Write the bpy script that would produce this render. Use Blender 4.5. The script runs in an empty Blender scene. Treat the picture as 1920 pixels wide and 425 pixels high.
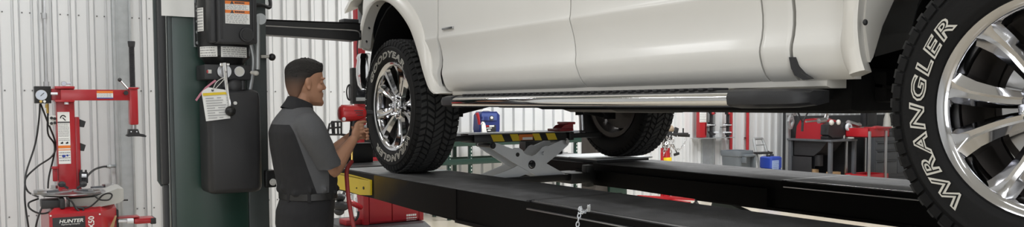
import bpy, bmesh, math, random
from mathutils import Vector, Matrix, Euler
random.seed(7)
PI = math.pi
scene = bpy.context.scene
COL = scene.collection

# ------------------------------------------------------------------ camera
EYE = Vector((0, 0, 1.55)); YAW = math.radians(32.6); PITCH = math.radians(2.9); FPX = 1560.0; PY0 = 273.7; ROLL = math.radians(-.25)
cd = bpy.data.cameras.new('camera'); cam = bpy.data.objects.new('camera', cd); COL.objects.link(cam)
cam.location = EYE; cam.rotation_euler = (Matrix.Rotation(-YAW, 3, 'Z') @ Matrix.Rotation(PI/2-PITCH, 3, 'X') @ Matrix.Rotation(ROLL, 3, 'Z')).to_euler()
cd.sensor_width = 36; cd.lens = FPX/1920*36; cd.shift_y = (PY0-212.5)/1920; cd.clip_start = .05; cd.clip_end = 200
scene.camera = cam
# ------------------------------------------------------------------ exposure, daylight from the open bays, ceiling lamps
scene.view_settings.view_transform = 'Standard'; scene.view_settings.look = 'None'
scene.view_settings.gamma = 1; scene.view_settings.exposure = 0.14
scene.view_settings.use_curve_mapping = False
w = bpy.data.worlds.new('sky'); scene.world = w; w.use_nodes = True
bg = w.node_tree.nodes['Background']; bg.inputs[0].default_value = (.93, .97, 1, 1); bg.inputs[1].default_value = .45
LAMP_W = 90
def area(name, loc, rot, sx, sy, power, color=(.97, .985, 1)):
    l = bpy.data.lights.new(name, 'AREA'); l.shape = 'RECTANGLE'; l.size = sx; l.size_y = sy; l.energy = power; l.color = color
    o = bpy.data.objects.new(name, l); COL.objects.link(o); o.location = loc; o.rotation_euler = rot; return o
CEIL = 4.6
LAMPS = [(-2.5, -1, .3), (-2.5, 3.2, .6), (-2.5, 7.4, .95), (.6, 7.6, .52), (.4, 2.2, .3), (.4, -2, .3), (3.2, 7.4, .28), (6.9, 8.0, 2.0), (6.6, 4.6, 1), (6.4, .5, .5), (10.2, 7.8, 1.6), (11.5, 4, .5)]
for i, (x, y, k) in enumerate(LAMPS):
    area('ceiling_lamp_light', (x, y, CEIL-.17), (0, 0, 0), .3, 1.8, LAMP_W*k)
# daylight coming in through the open bay doors in the back wall
area('bay_daylight', (-1.6, -5.9, 1.9), (PI/2, 0, 0), 4.2, 3.6, 125, (.94, .97, 1))
area('bay_daylight', (4.6, -5.9, 1.9), (PI/2, 0, 0), 4.2, 3.6, 125, (.94, .97, 1))

# ------------------------------------------------------------------ helpers
_f = Vector((math.sin(YAW)*math.cos(PITCH), math.cos(YAW)*math.cos(PITCH), -math.sin(PITCH)))
_r = Vector((math.cos(YAW), -math.sin(YAW), 0)); _u = _r.cross(_f)
_r, _u = _r*math.cos(ROLL)+_u*math.sin(ROLL), _u*math.cos(ROLL)-_r*math.sin(ROLL)
def ray(px, py): return _f + _r*((px-960)/FPX) - _u*((py-PY0)/FPX)
def atY(px, py, Y): d = ray(px, py); return EYE + d*(Y/d.y)       # photo pixel -> point on the plane y = Y
def atX(px, py, X): d = ray(px, py); return EYE + d*(X/d.x)
def atZ(px, py, Z): d = ray(px, py); return EYE + d*((Z-EYE.z)/d.z)

def nodes(m): m.use_nodes = True; return m.node_tree.nodes, m.node_tree.links, m.node_tree.nodes['Principled BSDF']
MATS = {}
def mat(name, col, rough=.5, metal=0, var=.06, scale=8, bump=0, bscale=60, coat=0, spec=.5, emit=0, rvar=.08, detail=3, stretch=None, ior=None, trans=0):
    if name in MATS: return MATS[name]
    m = bpy.data.materials.new(name); N, L, P = nodes(m)
    tc = N.new('ShaderNodeTexCoord'); src = tc.outputs['Object']
    if stretch:
        mp = N.new('ShaderNodeMapping'); mp.inputs['Scale'].default_value = stretch; L.new(src, mp.inputs[0]); src = mp.outputs[0]
    nz = N.new('ShaderNodeTexNoise'); nz.inputs['Scale'].default_value = scale; nz.inputs['Detail'].default_value = detail; L.new(src, nz.inputs['Vector'])
    mx = N.new('ShaderNodeMix'); mx.data_type = 'RGBA'
    a = [max(0, c*(1-var)) for c in col]; b = [min(1, c*(1+var)) for c in col]
    mx.inputs[6].default_value = (*a, 1); mx.inputs[7].default_value = (*b, 1)
    L.new(nz.outputs[0], mx.inputs[0]); L.new(mx.outputs[2], P.inputs['Base Color'])
    mr = N.new('ShaderNodeMapRange'); mr.inputs[3].default_value = max(.01, rough-rvar*rough); mr.inputs[4].default_value = min(1, rough+rvar*rough)
    L.new(nz.outputs[0], mr.inputs[0]); L.new(mr.outputs[0], P.inputs['Roughness'])
    P.inputs['Metallic'].default_value = metal; P.inputs['Specular IOR Level'].default_value = spec
    P.inputs['Coat Weight'].default_value = coat; P.inputs['Coat Roughness'].default_value = .14
    if trans: P.inputs['Transmission Weight'].default_value = trans
    if ior: P.inputs['IOR'].default_value = ior
    if emit: P.inputs['Emission Color'].default_value = (*col, 1); P.inputs['Emission Strength'].default_value = emit
    if bump:
        n2 = N.new('ShaderNodeTexNoise'); n2.inputs['Scale'].default_value = bscale; n2.inputs['Detail'].default_value = 4; L.new(src, n2.inputs['Vector'])
        bp = N.new('ShaderNodeBump'); bp.inputs['Strength'].default_value = bump; bp.inputs['Distance'].default_value = .01
        L.new(n2.outputs[0], bp.inputs['Height']); L.new(bp.outputs[0], P.inputs['Normal'])
    MATS[name] = m; return m

class G:
    """collects geometry, then links it as ONE mesh object"""
    def __init__(s): s.v = []; s.f = []; s.k = []; s.cur = 0
    def mat(s, k): s.cur = k; return s
    def add(s, vs, fs):
        o = len(s.v); s.v += [Vector(v) for v in vs]; s.f += [tuple(i+o for i in f) for f in fs]; s.k += [s.cur]*len(fs); return s
    def box(s, c, d, rot=None, bev=0):
        bm = bmesh.new(); bmesh.ops.create_cube(bm, size=1)
        for v in bm.verts: v.co = Vector((v.co.x*d[0], v.co.y*d[1], v.co.z*d[2]))
        if bev: bmesh.ops.bevel(bm, geom=bm.edges[:], offset=min(bev, min(d)*.45), segments=2, affect='EDGES', profile=.6)
        M = rot if isinstance(rot, Matrix) else (Euler(rot).to_matrix() if rot else Matrix.Identity(3))
        bm.verts.index_update()
        s.add([M @ v.co + Vector(c) for v in bm.verts], [[v.index for v in f.verts] for f in bm.faces]); bm.free(); return s
    def b2(s, a, b, bev=0):
        a = Vector(a); b = Vector(b); return s.box((a+b)/2, [abs(x) for x in (b-a)], None, bev)
    def cyl(s, p0, p1, r0, r1=None, n=20):
        p0 = Vector(p0); p1 = Vector(p1); r1 = r0 if r1 is None else r1
        q = (p1-p0).to_track_quat('Z', 'Y').to_matrix()
        vs = []
        for p, r in ((p0, r0), (p1, r1)):
            for i in range(n): t = 2*PI*i/n; vs.append(p + q @ Vector((r*math.cos(t), r*math.sin(t), 0)))
        fs = [(i, (i+1) % n, n+(i+1) % n, n+i) for i in range(n)] + [tuple(range(n))[::-1], tuple(range(n, 2*n))]
        return s.add(vs, fs)
    def bar(s, p0, p1, w, h, up=(0, 0, 1), bev=0):
        p0 = Vector(p0); p1 = Vector(p1); z = (p1-p0); l = z.length; z.normalize(); x = Vector(up).cross(z)
        if x.length < 1e-5: x = Vector((1, 0, 0))
        x.normalize(); y = z.cross(x); M = Matrix((x, y, z)).transposed()
        return s.box((p0+p1)/2, (w, h, l), M, bev)
    def tube(s, pts, r, n=8, sub=0, cap=True):
        P = [Vector(p) for p in pts]
        if sub: P = spline(P, sub)
        R = r if callable(r) else (lambda t: r)
        m = len(P); nrm = None; vs = []
        for i in range(m):
            t = (P[min(i+1, m-1)]-P[max(i-1, 0)]).normalized()
            if nrm is None:
                nrm = t.orthogonal().normalized()
            else:
                nrm = (nrm - t*nrm.dot(t)); nrm = nrm.normalized() if nrm.length > 1e-6 else t.orthogonal().normalized()
            b = t.cross(nrm); rr = R(i/(m-1))
            for j in range(n): a = 2*PI*j/n; vs.append(P[i] + (nrm*math.cos(a)+b*math.sin(a))*rr)
        fs = [(i*n+j, i*n+(j+1) % n, (i+1)*n+(j+1) % n, (i+1)*n+j) for i in range(m-1) for j in range(n)]
        if cap: fs += [tuple(range(n))[::-1], tuple(range((m-1)*n, m*n))]
        return s.add(vs, fs)
    def lathe(s, prof, M=None, n=32, cap=False):
        """prof = [(r, h)] around local z"""
        M = M or Matrix.Identity(4); vs = []; m = len(prof)
        for (r, h) in prof:
            for j in range(n): a = 2*PI*j/n; vs.append(M @ Vector((r*math.cos(a), r*math.sin(a), h)))
        fs = [(i*n+j, i*n+(j+1) % n, (i+1)*n+(j+1) % n, (i+1)*n+j) for i in range(m-1) for j in range(n)]
        if cap: fs += [tuple(range(n))[::-1], tuple(range((m-1)*n, m*n))]
        return s.add(vs, fs)
    def prism(s, poly, vec):
        P = [Vector(p) for p in poly]; n = len(P); V = Vector(vec)
        return s.add(P + [p+V for p in P], [tuple(range(n))[::-1], tuple(range(n, 2*n))] + [(i, (i+1) % n, n+(i+1) % n, n+i) for i in range(n)])
    def ball(s, c, r, n=16, rot=None):
        r = (r, r, r) if isinstance(r, (int, float)) else r; m = n//2; vs = []; M = Euler(rot).to_matrix() if rot else Matrix.Identity(3)
        for i in range(1, m):
            p = PI*i/m
            for j in range(n): a = 2*PI*j/n; vs.append(Vector(c) + M @ Vector((r[0]*math.sin(p)*math.cos(a), r[1]*math.sin(p)*math.sin(a), r[2]*math.cos(p))))
        vs += [Vector(c)+M @ Vector((0, 0, r[2])), Vector(c)+M @ Vector((0, 0, -r[2]))]; t, b = len(vs)-2, len(vs)-1
        fs = [(i*n+j, (i+1)*n+j, (i+1)*n+(j+1) % n, i*n+(j+1) % n) for i in range(m-2) for j in range(n)]
        fs += [(t, j, (j+1) % n) for j in range(n)] + [(b, (m-2)*n+(j+1) % n, (m-2)*n+j) for j in range(n)]
        return s.add(vs, fs)
    def loft(s, rings, closed=True, cap=True):
        n = len(rings[0]); m = len(rings); vs = [Vector(p) for R in rings for p in R]; e = n if closed else n-1
        fs = [(i*n+j, i*n+(j+1) % n, (i+1)*n+(j+1) % n, (i+1)*n+j) for i in range(m-1) for j in range(e)]
        if cap: fs += [tuple(range(n))[::-1], tuple(range((m-1)*n, m*n))]
        return s.add(vs, fs)
    def sheet(s, rows, th):
        """rows: grid of points; th: offset vector giving the sheet its thickness (closed solid)"""
        n = len(rows[0]); m = len(rows); T = Vector(th)
        top = [Vector(p) for R in rows for p in R]; N = len(top); vs = top + [p+T for p in top]
        q = lambda i, j: i*n+j
        fs = [(q(i, j), q(i, j+1), q(i+1, j+1), q(i+1, j)) for i in range(m-1) for j in range(n-1)]
        fs += [tuple(a+N for a in f[::-1]) for f in fs]
        edge = [q(0, j) for j in range(n)] + [q(i, n-1) for i in range(1, m)] + [q(m-1, j) for j in range(n-2, -1, -1)] + [q(i, 0) for i in range(m-2, 0, -1)]
        fs += [(edge[k], edge[k]+N, edge[(k+1) % len(edge)]+N, edge[(k+1) % len(edge)]) for k in range(len(edge))]
        return s.add(vs, fs)
    def text(s, string, size, fn, offset=0, extr=0, spacing=1, wide=1):
        """glyph mesh centred at 0; fn maps (x, y, z) -> point"""
        vs, fs = glyphs(string, offset, extr, spacing)
        xs = [v[0] for v in vs]; ys = [v[1] for v in vs]; cx = (min(xs)+max(xs))/2; h = max(ys)-min(ys); cy = (min(ys)+max(ys))/2; k = size/h
        return s.add([fn((v[0]-cx)*k*wide, (v[1]-cy)*k, v[2]*k) for v in vs], fs)
    def build(s, name, mats, parent=None, local=False, smooth=35, recalc=True):
        me = bpy.data.meshes.new(name); V = s.v
        if parent is not None and not local:
            W = world(parent).inverted(); V = [W @ v for v in V]
        me.from_pydata([tuple(v) for v in V], [], s.f); mats = mats if isinstance(mats, (list, tuple)) else [mats]
        for m in mats: me.materials.append(m)
        me.polygons.foreach_set('material_index', s.k)
        if recalc:
            bm = bmesh.new(); bm.from_mesh(me); bmesh.ops.recalc_face_normals(bm, faces=bm.faces[:]); bm.to_mesh(me); bm.free()
        if smooth:
            me.polygons.foreach_set('use_smooth', [True]*len(me.polygons)); me.set_sharp_from_angle(angle=math.radians(smooth))
        me.update()
        o = bpy.data.objects.new(name, me); COL.objects.link(o)
        if parent is not None: o.parent = parent
        return o
_gl = {}
def glyphs(string, offset, extr, spacing):
    key = (string, offset, extr, spacing)
    if key not in _gl:
        cu = bpy.data.curves.new('t', 'FONT'); cu.body = string; cu.size = 1; cu.offset = offset; cu.extrude = extr; cu.space_character = spacing; cu.resolution_u = 3
        o = bpy.data.objects.new('t', cu); COL.objects.link(o); bpy.context.view_layer.update()
        dg = bpy.context.evaluated_depsgraph_get(); me = bpy.data.meshes.new_from_object(o.evaluated_get(dg))
        _gl[key] = ([tuple(v.co) for v in me.vertices], [tuple(p.vertices) for p in me.polygons])
        bpy.data.objects.remove(o); bpy.data.meshes.remove(me)
    return _gl[key]
def spline(P, sub):
    out = []
    for i in range(len(P)-1):
        a, b, c, d = P[max(i-1, 0)], P[i], P[i+1], P[min(i+2, len(P)-1)]
        for k in range(sub):
            t = k/sub; out.append(.5*((2*b)+(c-a)*t+(2*a-5*b+4*c-d)*t*t+(3*b-a-3*c+d)*t**3))
    return out+[P[-1]]
def world(o):
    M = Matrix.Identity(4)
    while o is not None: M = (Matrix.Translation(o.location) @ o.rotation_euler.to_matrix().to_4x4()) @ M; o = o.parent
    return M
def tag(o, label, cat, group=None, kind=None):
    o['label'] = label; o['category'] = cat
    if group: o['group'] = group
    if kind: o['kind'] = kind
    return o
def thing(name, label, cat, loc=(0, 0, 0), rz=0, group=None):
    o = bpy.data.objects.new(name, None); COL.objects.link(o); o.empty_display_size = .1; o.location = loc; o.rotation_euler = (0, 0, rz)
    return tag(o, label, cat, group)
def struct(o): o['kind'] = 'structure'; return o
def clone(o, parent=None):
    c = o.copy(); COL.objects.link(c); c.parent = parent
    for ch in [x for x in bpy.data.objects if x.parent == o]: clone(ch, c)
    return c
def rowlabel(g, org, ux, uy, w, h, lines, k_ink, jitter=.5, th=.0012, nrm=(0, -1, 0)):
    """print-like rows of small ink dashes on a label"""
    g.mat(k_ink); ux = Vector(ux); uy = Vector(uy); nr = Vector(nrm); org = Vector(org)
    for i in range(lines):
        y = h*(.5-(i+.5)/lines); x = -w*.46; end = w*.46*(1-jitter*random.random()*.6)
        while x < end:
            l = min(w*random.uniform(.05, .16), end-x); c = org+ux*(x+l/2)+uy*y+nr*th
            hh = h/lines*.2; a = ux*l/2; b = uy*hh
            g.add([c-a-b, c+a-b, c+a+b, c-a+b], [(0, 1, 2, 3)]); x += l+w*.03
# ------------------------------------------------------------------ materials
M_wall = mat('galvanised_white_panel', (.74, .75, .755), .42, .25, .05, 3, .05, 30, stretch=(1, 1, .25))
M_screw = mat('panel_screw', (.16, .16, .16), .4, .7)
M_galv = mat('galvanised_steel', (.42, .44, .45), .42, .55, .16, 14, .05, 60)
M_floor = mat('tan_epoxy_floor', (.56, .50, .40), .22, 0, .09, 2.2, .03, 40, coat=.25)
M_ceil = mat('ceiling_panel', (.72, .72, .70), .7)
M_darkpanel = mat('dark_grey_panel', (.045, .047, .05), .6)  # plain dark grey of the panel at the far right
M_paint = mat('pearl_white_paint', (.78, .77, .74), .36, 0, .012, 6, coat=.22, spec=.5)
M_flare = mat('pearl_white_flare', (.77, .75, .705), .38, 0, .012, 6, coat=.2)
M_black = mat('black_plastic', (.021, .0212, .0235), .48, 0, .15, 20, .05, 220)
M_under = mat('black_undercoat', (.008, .008, .0085), .75, 0, .3, 12, .2, 40, spec=.2)
M_rubber = mat('tyre_rubber', (.009, .009, .0095), .7, 0, .2, 25, .08, 160, spec=.22)
M_tread = mat('worn_tread_rubber', (.036, .036, .036), .8, 0, .3, 30, .1, 160, spec=.3)
M_chrome = mat('chrome', (.86, .86, .87), .06, 1, .02, 4)
M_rim = mat('chrome_rim', (.60, .60, .62), .09, 1, .03, 4)
M_steel = mat('brushed_steel', (.50, .50, .51), .3, 1, .1, 12)
M_iron = mat('cast_iron', (.10, .09, .085), .6, .6, .25, 14)
M_white = mat('white_print', (.80, .80, .78), .55, 0, .03)
M_letter = mat('raised_white_letter', (.66, .64, .58), .6, 0, .08, 40)
M_blackgloss = mat('black_gloss_paint', (.012, .012, .0125), .38, 0, .2, 10, .03, 30, spec=.4)
M_runway = mat('black_runway_paint', (.0042, .004, .004), .45, 0, .3, 6, .05, 40, spec=.08)
M_grit = mat('black_grit_deck', (.125, .125, .128), .66, 0, .75, 9, .6, 300, detail=12, spec=.3)
M_yellow = mat('safety_yellow_paint', (.76, .55, .02), .36, 0, .06, 9)
M_red = mat('red_paint', (.37, .011, .018), .34, 0, .08, 8, coat=.3)
M_redd = mat('dark_red_paint', (.34, .012, .020), .4, 0, .08, 8)
M_green = mat('dark_green_paint', (.013, .042, .032), .33, 0, .12, 6, coat=.3)
M_greeng = mat('grey_green_paint', (.060, .072, .072), .4, .2, .2, 7)  # lighter grey-green than the main column
M_zinc = mat('zinc_plate', (.76, .79, .83), .42, .1, .06, 10)
M_orange = mat('orange_print', (.75, .20, .03), .5)
M_ink = mat('ink_grey', (.30, .30, .31), .6)
M_inkd = mat('ink_dark', (.05, .05, .055), .6)
M_blue = mat('blue_plastic', (.020, .050, .30), .35, 0, .1, 6)
M_navy = mat('navy_plastic', (.016, .030, .15), .4, 0, .1, 6)
M_gplastic = mat('grey_plastic', (.11, .125, .14), .55, 0, .08, 6)
M_card = mat('cardboard', (.42, .27, .14), .85, 0, .1, 12)
M_glass = mat('tinted_glass', (.03, .035, .04), .04, 0, .02, 3, spec=.8)
M_cable = mat('black_cable', (.012, .012, .013), .5)
M_brass = mat('brass', (.62, .42, .12), .3, 1)
M_skin = mat('skin', (.40, .205, .125), .5, 0, .10, 14, .06, 90)
M_hair = mat('black_hair', (.010, .008, .007), .7, 0, .4, 60, .9, 170)
M_screen = mat('monitor_screen', (.012, .013, .016), .12)
M_cloth = mat('tan_rag', (.26, .20, .14), .9, 0, .2, 30, .3, 80)
M_cast = mat('grey_casting', (.40, .40, .38), .5, 0, .1)
M_pale = mat('pale_plastic', (.62, .61, .57), .5, 0, .06)
M_bluegrey = mat('toolbox_grey', (.085, .09, .10), .45, 0, .08, 5)

# ------------------------------------------------------------------ setting
YW = 10.5; PER = .1829
g = G(); x = -6.0; prof = []
while x < 18.2:
    for dx, dy in ((0, 0), (.097, 0), (.100, .022), (.118, .022), (.126, -.030), (.164, -.030), (.170, .016), (.178, .016), (.181, 0)): prof.append((x+dx, YW+dy))
    x += PER
g.sheet([[(px, py, z) for px, py in prof] for z in (0, 2.5, 5.2)], (0, .03, 0))
g.mat(1)
xx = -6.0
k = 0
while xx < 17:
    for z in (.35, 1.72, 2.56, 3.4):
        for dx in ((.02, .095) if k % 2 else (.02,)):
            g.box((xx+dx, YW-.004, z), (.014, .008, .014), bev=.002)
    xx += PER; k += 1
struct(g.build('wall_front', [M_wall, M_screw]))
struct(G().b2((-6, -6.2, -.1), (18, YW+.1, 0)).build('floor', M_floor))
struct(G().b2((-6, -6.2, CEIL), (18, YW+.1, CEIL+.1)).build('ceiling', M_ceil))
struct(G().b2((-6.15, -6.2, 0), (-6, YW+.1, CEIL)).build('wall_left', M_wall))
struct(G().b2((18, -6.2, 0), (18.15, YW+.1, CEIL)).build('wall_right', M_wall))
# back wall with two open bay doorways
g = G(); y0, y1 = -6.2, -6.05
for a, b, z0, z1 in ((-6, -3.8, 0, CEIL), (.6, 2.4, 0, CEIL), (6.8, 18, 0, CEIL), (-3.8, .6, 3.8, CEIL), (2.4, 6.8, 3.8, CEIL)): g.b2((a, y0, z0), (b, y1, z1))
struct(g.build('wall_back', M_wall))
# galvanised wall columns and girt
g = G(); a = atY(221, 200, YW-.05).x; b = atY(246, 200, YW-.05).x
g.b2((a, YW-.12, 0), (b, YW-.03, CEIL)); g.b2((a-.045, YW-.15, 0), (a-.012, YW-.03, CEIL), .004); g.b2((a-.010, YW-.13, 0), (a+.012, YW-.03, CEIL), .004)
g.b2((b-.012, YW-.14, 0), (b+.01, YW-.03, CEIL), .003)
struct(g.build('trim_1', M_galv))
g = G(); a = atY(1322, 240, YW).x
g.b2((a-.12, YW-.06, 0), (a+.12, YW-.03, CEIL)); g.b2((a+.12, YW-.10, 0), (a+.15, YW-.03, CEIL), .004)
struct(g.build('trim_2', M_galv))
# dark partition at the far right, with its steel corner post
a = atY(1479, 260, 10.3).x
g = G(); g.b2((a, 10.3, 0), (17.9, 10.40, 1.30), .01); g.b2((a-.03, 10.28, 0), (a+.20, 10.42, CEIL), .01)
struct(g.build('wall_right_partition', M_darkpanel))
g = G(); a = atY(1477, 260, 10.1).x; g.b2((a-.035, 10.06, 0), (a+.035, 10.12, CEIL), .006)
struct(g.build('trim_3', M_galv))
# ceiling lamps
def ceil_lamp(x, y):
    t = thing('ceiling_lamp', 'long white strip lamp hanging below the ceiling', 'lamp', (x, y, CEIL-.16), 0, 'strip lamps under the ceiling')
    G().b2((x-.17, y-.95, CEIL-.14), (x+.17, y+.95, CEIL-.02), .02).build('housing', M_ceil, t)
    for s in (-1, 1): G().b2((x-.02, y+s*.6-.02, CEIL-.03), (x+.02, y+s*.6+.02, CEIL)).build('bracket', M_galv, t)
    return t
for x, y, k in LAMPS: ceil_lamp(x, y)

# ------------------------------------------------------------------ wheels
RT = .405
def make_wheel(outer=True):
    """local axes: the axle along x, outer face towards -x; angle seen from outside, counter-clockwise"""
    A = lambda r, t, x: Vector((x, -r*math.cos(t), r*math.sin(t)))
    def lath(g, prof, n=96):
        vs = []; m = len(prof)
        for r, x in prof:
            for j in range(n): vs.append(A(r, 2*PI*j/n, x))
        return g.add(vs, [(i*n+j, i*n+(j+1) % n, (i+1)*n+(j+1) % n, (i+1)*n+j) for i in range(m-1) for j in range(n)])
    g = G()
    # barrel, flange and hub
    g.mat(1); lath(g, [(.232, .108), (.262, .112), (.268, .118), (.262, .112), (.236, .100), (.228, .02), (.240, -.055)]); g.mat(0); lath(g, [(.240, -.055), (.246, -.100), (.252, -.106), (.264, -.112), (.271, -.116), (.273, -.121), (.268, -.124), (.258, -.120), (.247, -.113), (.243, -.104), (.238, -.06)])
    lath(g, [(.0, -.088), (.066, -.088), (.074, -.083), (.092, -.070), (.096, -.02), (.06, .02), (.0, .02)], 48)
    g.mat(1); lath(g, [(.0, .036), (.20, .036), (.20, .044), (.0, .044)], 48); g.mat(0)
    d2r = math.radians
    for k in range(5):
        c = 186+72*k
        for s in (-1, 1):
            R = []
            for (r, e0, e1, dr, de, wf) in ((.072, 3, 33, .080, .045, .45), (.11, 3.0, 27, .084, .040, .40), (.155, 4.3, 24.5, .090, .042, .34), (.20, 6.2, 24.5, .098, .052, .32), (.232, 7.6, 26, .106, .068, .42), (.247, 8.2, 27, .112, .092, .6)):
                a0, a1 = d2r(c+s*e0), d2r(c+s*e1); mid = (a0+a1)/2; h = (a1-a0)/2*wf
                # the ridge lies near the small opening's side
                m0, m1 = mid-h*1.25, mid+h*.75
                de = dr-.020; R.append([A(r, a0, -de+.045), A(r, a0, -de), A(r, m0, -dr), A(r, mid, -dr+.004), A(r, m1, -dr), A(r, a1, -de-.003), A(r, a1, -de+.045)])
            g.loft(R, True, True)
    rim = g.build('wheel', [M_rim, M_iron], local=True)
    # tyre
    g = G(); n = 96
    lath(g, [(.262, .100), (.272, .116), (.30, .130), (.33, .137), (.355, .135), (.382, .127), (.393, .113), (.396, .06), (.396, 0), (.396, -.06), (.393, -.113), (.382, -.127), (.358, -.135), (.354, -.1378), (.348, -.1378), (.345, -.1366), (.332, -.1372), (.31, -.1366), (.300, -.1345), (.294, -.1340), (.288, -.1325), (.284, -.1290), (.276, -.122), (.262, -.104)])
    nb = 62; g.mat(1)
    def block(r0, r1, t, dt, x0, x1, sk, ch=.003):
        vs = []
        for r, q in ((r0, 0), (r1, ch)):
            for (x, sg) in ((x0, -1), (x1, -1), (x1, 1), (x0, 1)):
                xm = (x0+x1)/2; xx = xm+(x-xm)*(1-q/max(abs(x1-x0), .01)*2); tt = t+sg*(dt/2-q/RT)+sk*(x-xm)/RT
                vs.append(A(r, tt, xx))
        g.add(vs, [(0, 1, 2, 3), (4, 7, 6, 5), (0, 4, 5, 1), (1, 5, 6, 2), (2, 6, 7, 3), (3, 7, 4, 0)])
    st = 2*PI/nb
    for i in range(nb):
        t = i*st
        g.mat(1); block(.385, .4065, t, st*.80, -.030, .030, .7)
        block(.385, .4065, t+st*.35, st*.78, .036, .078, -.55); block(.385, .4065, t+st*.65, st*.78, -.078, -.036, -.55)
        block(.380, .4035, t+st*.1, st*.72, .084, .121, .3); block(.380, .4035, t+st*.9, st*.72, -.121, -.084, .3)
        g.mat(0)
        for s in (-1, 1):     # shoulder lugs wrapping onto the sidewall
            vs = []; w_ = st*(.38 if i % 2 else .43)
            for tt in (t-w_, t+w_):
                for r, x in ((.372, .120), (.3985, .117), (.389, .1325), (.366, .1375), (.362, .126)): vs.append(A(r, tt, s*x))
            g.add(vs, [(0, 1, 2, 3, 4), (9, 8, 7, 6, 5)] + [(q, (q+1) % 5, 5+(q+1) % 5, 5+q) for q in range(5)])
    g.build('tyre', [M_rubber, M_tread], rim, local=True)
    # brake disc and caliper behind the spokes
    g = G(); lath(g, [(.06, -.002), (.165, -.002), (.168, .005), (.168, .022), (.165, .028), (.06, .028), (.06, -.002)], 64)
    g.mat(1)
    arc = [(A(.172+(.015 if abs(q) < 4 else 0), d2r(20+q*7), -.03), A(.105, d2r(20+q*7), -.03), A(.105, d2r(20+q*7), .05), A(.172+(.015 if abs(q) < 4 else 0), d2r(20+q*7), .05)) for q in range(-5, 6)]
    g.loft(arc)
    g.build('brake_disc', [M_steel, M_iron], rim, local=True)
    # centre cap and six lug nuts
    g = G(); lath(g, [(.0, -.104), (.030, -.102), (.038, -.096), (.041, -.088), (.041, -.05)], 32)
    g.build('centre_cap', M_rim, rim, local=True)
    for q in range(6):
        a = q*PI/3+.3; p = A(.060, a, -.086); g = G(); g.cyl(p, p+Vector((-.022, 0, 0)), .0105, .0095, 6); g.ball(p+Vector((-.022, 0, 0)), (.006, .009, .009), 8)
        g.build('lug_nut', M_chrome, rim, local=True)
    # outlined raised lettering on the outer sidewall
    def arc_text(s, tc, rm, size, span):
        for off, lift, k, mt, nm in ((.045, 0, 1, M_letter, 'lettering'), (-.022, .0007, .82, M_rubber, 'lettering_fill')):
            vs, fs = glyphs(s, off, 0, 1.16); xs = [v[0] for v in vs]; w0 = max(xs)-min(xs); c0 = (max(xs)+min(xs))/2; ys_ = [v[1] for v in vs]; h0 = max(ys_)-min(ys_); c1 = (max(ys_)+min(ys_))/2
            full = glyphs(s, .045, 0, 1.16)[0]; fw = max(v[0] for v in full)-min(v[0] for v in full); fc = (max(v[0] for v in full)+min(v[0] for v in full))/2
            g = G(); out = []
            for v in vs:
                y = (v[1]-c1)/h0*size*k; x = (v[0]-fc)/fw*span*rm + y*.28
                r = rm+y; out.append(A(r, tc-x/rm, -.1372+abs(r-.332)*.02-.0009-lift))
            g.add(out, fs); g.build(nm, mt, rim, local=True, smooth=0, recalc=False)
    arc_text('WRANGLER', d2r(184), .3150, .043, d2r(99))
    arc_text('GOODYEAR', d2r(4), .3150, .040, d2r(104))
    return rim
# valve stem etc. are too small to show; the same wheel is used on all four corners
# ------------------------------------------------------------------ pickup truck (front towards +y, left side towards -x)
DECK = 1.134                      # top of the lift runways
WZ = DECK+RT; WXL = 2.231; XMID = WXL+.855; WXR = XMID+.855; YF = 4.65; YR = .967
truck = thing('pickup_truck', 'pearl white pickup truck raised on the black lift runways', 'pickup truck', (XMID, 2.8, DECK))
wh = make_wheel(); wh.parent = truck; wh.location = (WXL-XMID, YR-2.8, RT)
TH = {'L': 0, 'R': PI}
def put_wheel(x, y, spin, rz):
    c = clone(wh, truck); c.location = (x-XMID, y-2.8, RT); c.rotation_euler = Euler((spin, 0, 0)).to_matrix().to_4x4().to_euler() if not rz else (Matrix.Rotation(rz, 3, 'Z') @ Matrix.Rotation(spin, 3, 'X')).to_euler(); return c
put_wheel(WXL, YF, -math.radians(95), 0)
put_wheel(WXR, YF, .4, PI).location.z += .033; put_wheel(WXR, YR, 1.1, PI)

PROF = [(1.612, 2.160), (1.622, 2.138), (1.640, 2.120), (1.665, 2.1095), (1.695, 2.1035), (1.712, 2.101), (1.728, 2.103), (1.755, 2.111), (1.79, 2.116), (1.83, 2.115), (1.87, 2.108), (1.900, 2.100), (1.908, 2.099), (1.914, 2.1008), (1.925, 2.1030), (1.96, 2.1055), (2.05, 2.106), (2.2, 2.110), (2.35, 2.128), (2.45, 2.160)]
def bx(z):
    for (z0, x0), (z1, x1) in zip(PROF, PROF[1:]):
        if z <= z1: return x0+(x1-x0)*max(0, (z-z0))/(z1-z0)
    return PROF[-1][1]
mir = lambda p: Vector((2*XMID-p[0], p[1], p[2]))
def panel(name, ys, zb=None, zt=2.45, m=None, nz=None, dx=0, bend=None, side='LR'):
    """body panel following the side profile; zb(y) = lower edge"""
    for s in side:
        g = G(); rows = []
        for y in ys:
            b = zb(y) if zb else PROF[0][0]
            zs = [z for z, _ in PROF if z > b+.004 and z < zt-.004]
            allz = [PROF[i][0] for i in range(len(PROF))]
            row = []
            for z in allz:
                zz = min(max(z, b), zt); X = bx(zz)+dx+(bend(y, zz) if bend else 0)
                p = Vector((X, y, zz)); row.append(p if s == 'L' else mir(p))
            rows.append(row)
        g.sheet(rows, (.022, 0, 0) if s == 'L' else (-.022, 0, 0))
        g.build(name, m or M_paint, truck, smooth=28)
def doorline(y, z):   # the shut lines swing rearward towards the sill
    return 0
def lin(a, b, n): return [a+(b-a)*i/(n-1) for i in range(n)]
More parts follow.
